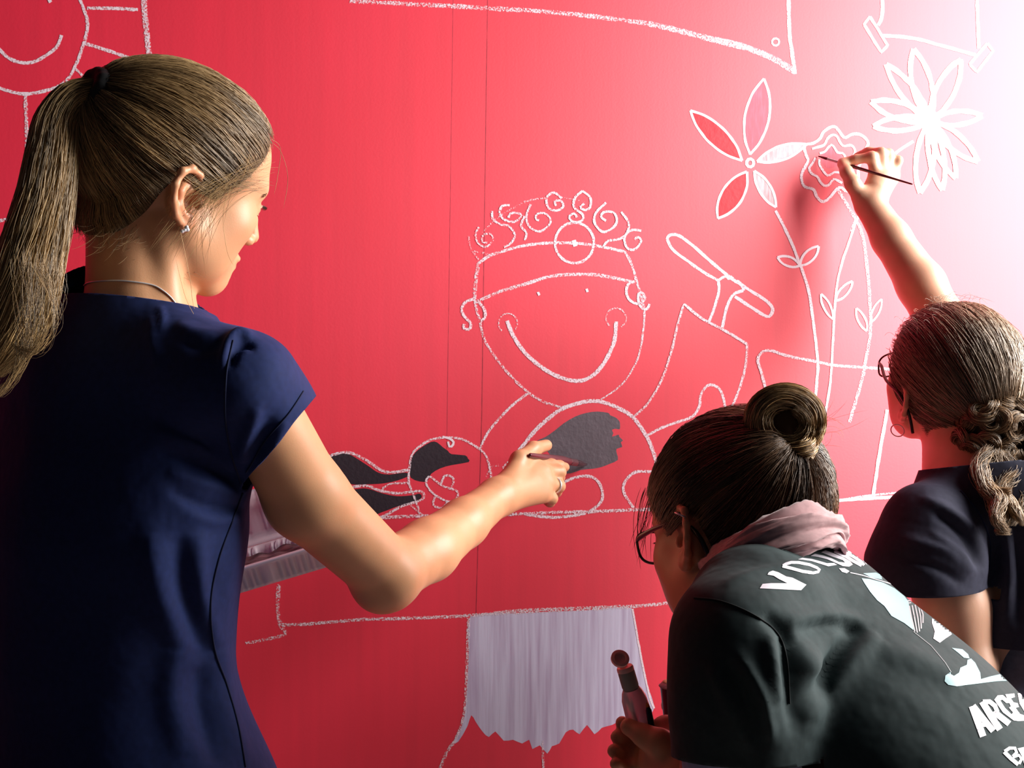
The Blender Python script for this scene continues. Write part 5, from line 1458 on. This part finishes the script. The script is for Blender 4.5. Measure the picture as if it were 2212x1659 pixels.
hand_tree(B, WRr2, mm, [[m + np.array([-.02, .026, .004]), m + np.array([-.03, .040, -.006]), m + np.array([-.034, .046, -.018])] for m in mm], [WRr2 + np.array([-.01, .02, .02]), WRr2 + np.array([-.02, .05, .04]), WRr2 + np.array([-.03, .07, .05])])
v, q = B.mesh(.0023); bodyr = mesh_obj('body', v, q, M_SKIN, pr_)
tint_skin(bodyr, (0.66, 0.36, 0.24), HR)
eyes(HR, pr_)
M_SLATE = cloth('slate_cotton', (0.020, 0.020, 0.040), bump=.5)
S = Field()
S.cap((0, 0, 1.15), (0, 0, 1.00), .138, .132, .06, fr=TR, sc=(.74, 1, 1)); S.cap((0, 0, 1.00), (0, 0, .86), .130, .140, .05, fr=TR, sc=(.78, 1, 1))
NKc, NKn = nbr + np.array([0, 0, .028]), unit((-.10, .12, 1))
hr, nh2 = P(2000, 1273, 1.447), np.array([.05, 0, -.9987]); m2 = JRr * .5 + ELrr * .5; n2_ = unit(ELrr - JRr)
S.cap(nbr + (0, 0, .08), nbr + (0, 0, -.05), .054, .07, .04, clip=(NKc, NKn))
S.chain([nbr + (0, 0, -.035), JLr], [.054, .052], .03); S.cap(nbr + (0, 0, -.03), JRr, .054, .054, .04)
S.chain([JLr, P(1993, 1215, 1.45), P(1996, 1360, 1.445)], [.053, .068, .072], .025, clip=(hr, nh2))
S.cap(JRr, m2 + n2_ * .04, .056, .056, .03, clip=(m2, n2_))
v, q = S.mesh(.0036, disp=fold_noise(30, .0015, 2.3, (1, 1, .6)))
shr = mesh_obj('t_shirt', v, q, M_SLATE, pr_)
TF = Field(); TF.cap((0, 0, 1.15), (0, 0, 1.00), .138, .132, .06, fr=TR, sc=(.74, 1, 1))
trim(shr, hr, nh2, .12, TF); trim(shr, NKc, NKn, .078, up=.03); trim(shr, m2, n2_, .09, TF)
folds(shr, [([(1990, 1075), (2060, 1110), (2110, 1165), (2130, 1245)], 12, .006), ([(2020, 1110), (2080, 1155), (2112, 1225)], 10, -.006), ([(1950, 1165), (2040, 1190), (2100, 1240)], 13, .005), ([(1930, 1200), (2020, 1225), (2080, 1262)], 10, -.004),
    ([(2010, 1150), (2070, 1190), (2105, 1235)], 9, .004), ([(2140, 1120), (2150, 1200), (2142, 1270)], 11, -.007), ([(2168, 1130), (2180, 1230), (2170, 1340)], 13, .006), ([(2195, 1140), (2205, 1240), (2200, 1350)], 10, -.005)])
cut(shr, (0, 0, 1.012), (0, 0, -1)); keep_largest(shr); solidify(shr)
seam('sleeve_seam', shr, [(2075, 1060), (2115, 1110), (2138, 1170), (2136, 1230)], .0011, M_SEAMN, shr)
legs(pr_, (.722, 1.515, .88), (.95, .30, 0), (-.30, .95, 0), (.722, 1.50, 0), M_GREYTR, M_SHOE, spine=(0, 0, 1), top_ext=.165)
lineR = [(x * (1.0), y, z) for x, y, z in line]
SRh = Scalp(HR, (-.012, 0, .030), (.1020, .0830, .0870), lineR, (-.122, 0, -.030), bulge=.01)
DKr, LTr = (.11, .065, .040), (.56, .41, .28)
hairr = SRh.cap_mesh('hair', M_HAIRB, pr_, (.10, .065, .045))
Q = SRh.strands(4200, wav=.0034, lift=(0, .005)); strand_mesh('combed_hair', Q, RNG.uniform(.00028, .00055, len(Q)), hair_cols(len(Q), DKr, LTr, 1.2, SRh.key), M_HAIR, hairr)
def rw(k):
    a = np.array([random.uniform(-.02, .08), random.uniform(-.05, .07), 0]); a[2] = .030 + .099 * math.sqrt(max(0, 1 - ((a[0] + .012) / .108) ** 2 - (a[1] / .087) ** 2)); b = a + np.array([random.uniform(-.01, .01), random.uniform(-.01, .02), random.uniform(.004, .016)]); c = b + np.array([random.uniform(-.04, .01), random.uniform(-.01, .01), random.uniform(-.012, .006)])
    return [HR((1 - t) ** 2 * a + 2 * t * (1 - t) * b + t * t * c) for t in np.linspace(0, 1, 12)]
wisps(rw, 70, r=.0002, cols=hair_cols(70, DKr, LTr, .5), parent=hairr)
bcr = P(2152, 928, HR((-.122, 0, -.036))[1] - .010)
rs = random.Random(11); Qs, cs = [], []
for k in range(44):
    dr = unit([rs.gauss(0, 1), rs.gauss(-.5, .7), rs.gauss(0, 1)]); c = bcr + dr * np.array([.048, .028, .050]) * rs.uniform(.55, 1)
    u = unit(np.cross(dr, [rs.random() - .5, rs.random() - .5, rs.random() - .5])); w_ = unit(np.cross(dr, u) + dr * rs.uniform(-.5, .5)); R = rs.uniform(.010, .019); tn = rs.uniform(.9, 1.6)
    g = [c + (u * math.cos(a) + w_ * math.sin(a)) * R * (1 - .35 * a / (2 * math.pi * tn)) + dr * .004 * a / 3 for a in np.linspace(0, 2 * math.pi * tn, 12)]
    Q = lock(g, [.004, .0058, .006, .0055, .003], 80, n=26, twist=1.5, wav=.0012); Qs.append(Q)
Q = np.concatenate(Qs); bunr = strand_mesh('curly_bun', Q, .0004, hair_cols(len(Q), (.075, .040, .020), (.50, .31, .165), 1.3), M_HAIR, pr_)
F = Field(); F.ell(bcr + vy * .004, (.040, .026, .040)); v, q = F.mesh(.005); o = mesh_obj('bun_core', v, q, M_HAIRB, bunr); colattr(o, np.tile((.08, .05, .035), (len(v), 1)))
for g in ([(2135, 975), (2115, 1010), (2128, 1050), (2158, 1080), (2150, 1120), (2175, 1150)], [(2150, 980), (2168, 1030), (2145, 1080), (2165, 1120), (2160, 1146), (2178, 1148)], [(2185, 980), (2180, 1040), (2205, 1090), (2185, 1130)],
          [(2200, 980), (2225, 1040), (2205, 1090), (2225, 1140)], [(2160, 985), (2190, 1020), (2165, 1060), (2190, 1100), (2212, 1130)], [(2140, 990), (2125, 1030), (2150, 1062), (2180, 1060)]):
    Q = lock([P(x, y, bcr[1] - .030 - .020 * min(i, 4)) for i, (x, y) in enumerate(g)], [.010, .010, .009, .008, .005, .001], 260, n=30, twist=2.5, wav=.0035)
    strand_mesh('loose_curl', Q, .00036, hair_cols(len(Q), (.10, .055, .028), (.56, .36, .20), 1.1), M_HAIR, bunr)
M_BROWNF = simple('tortoise_frame', (.035, .012, .012), .25)
glasses(HR, pr_, M_BROWNF, out=.0075, tr=.0020, lensr=.0014)
lc = HR((-.006, .083, -.050)); tube('earring', [lc + np.array([.0095 * math.cos(a), .004 * math.sin(a), .0085 * math.sin(a) - .006]) for a in np.linspace(0, 2 * math.pi, 15)[:-1]], .0009, M_SILVER, pr_, 6, closed=True, n=2)['label'] = 'small silver hoop'
tipR = Wp(1766, 338, .002); midR = P(1890, 374, 1.855)
brush(midR + unit(midR - tipR) * .066, tipR, .78, .0026, 'thin dark red paintbrush in the raised hand, tip at the chalk rose', M_HANDLE, (.25, .01, .02), r=.0024)
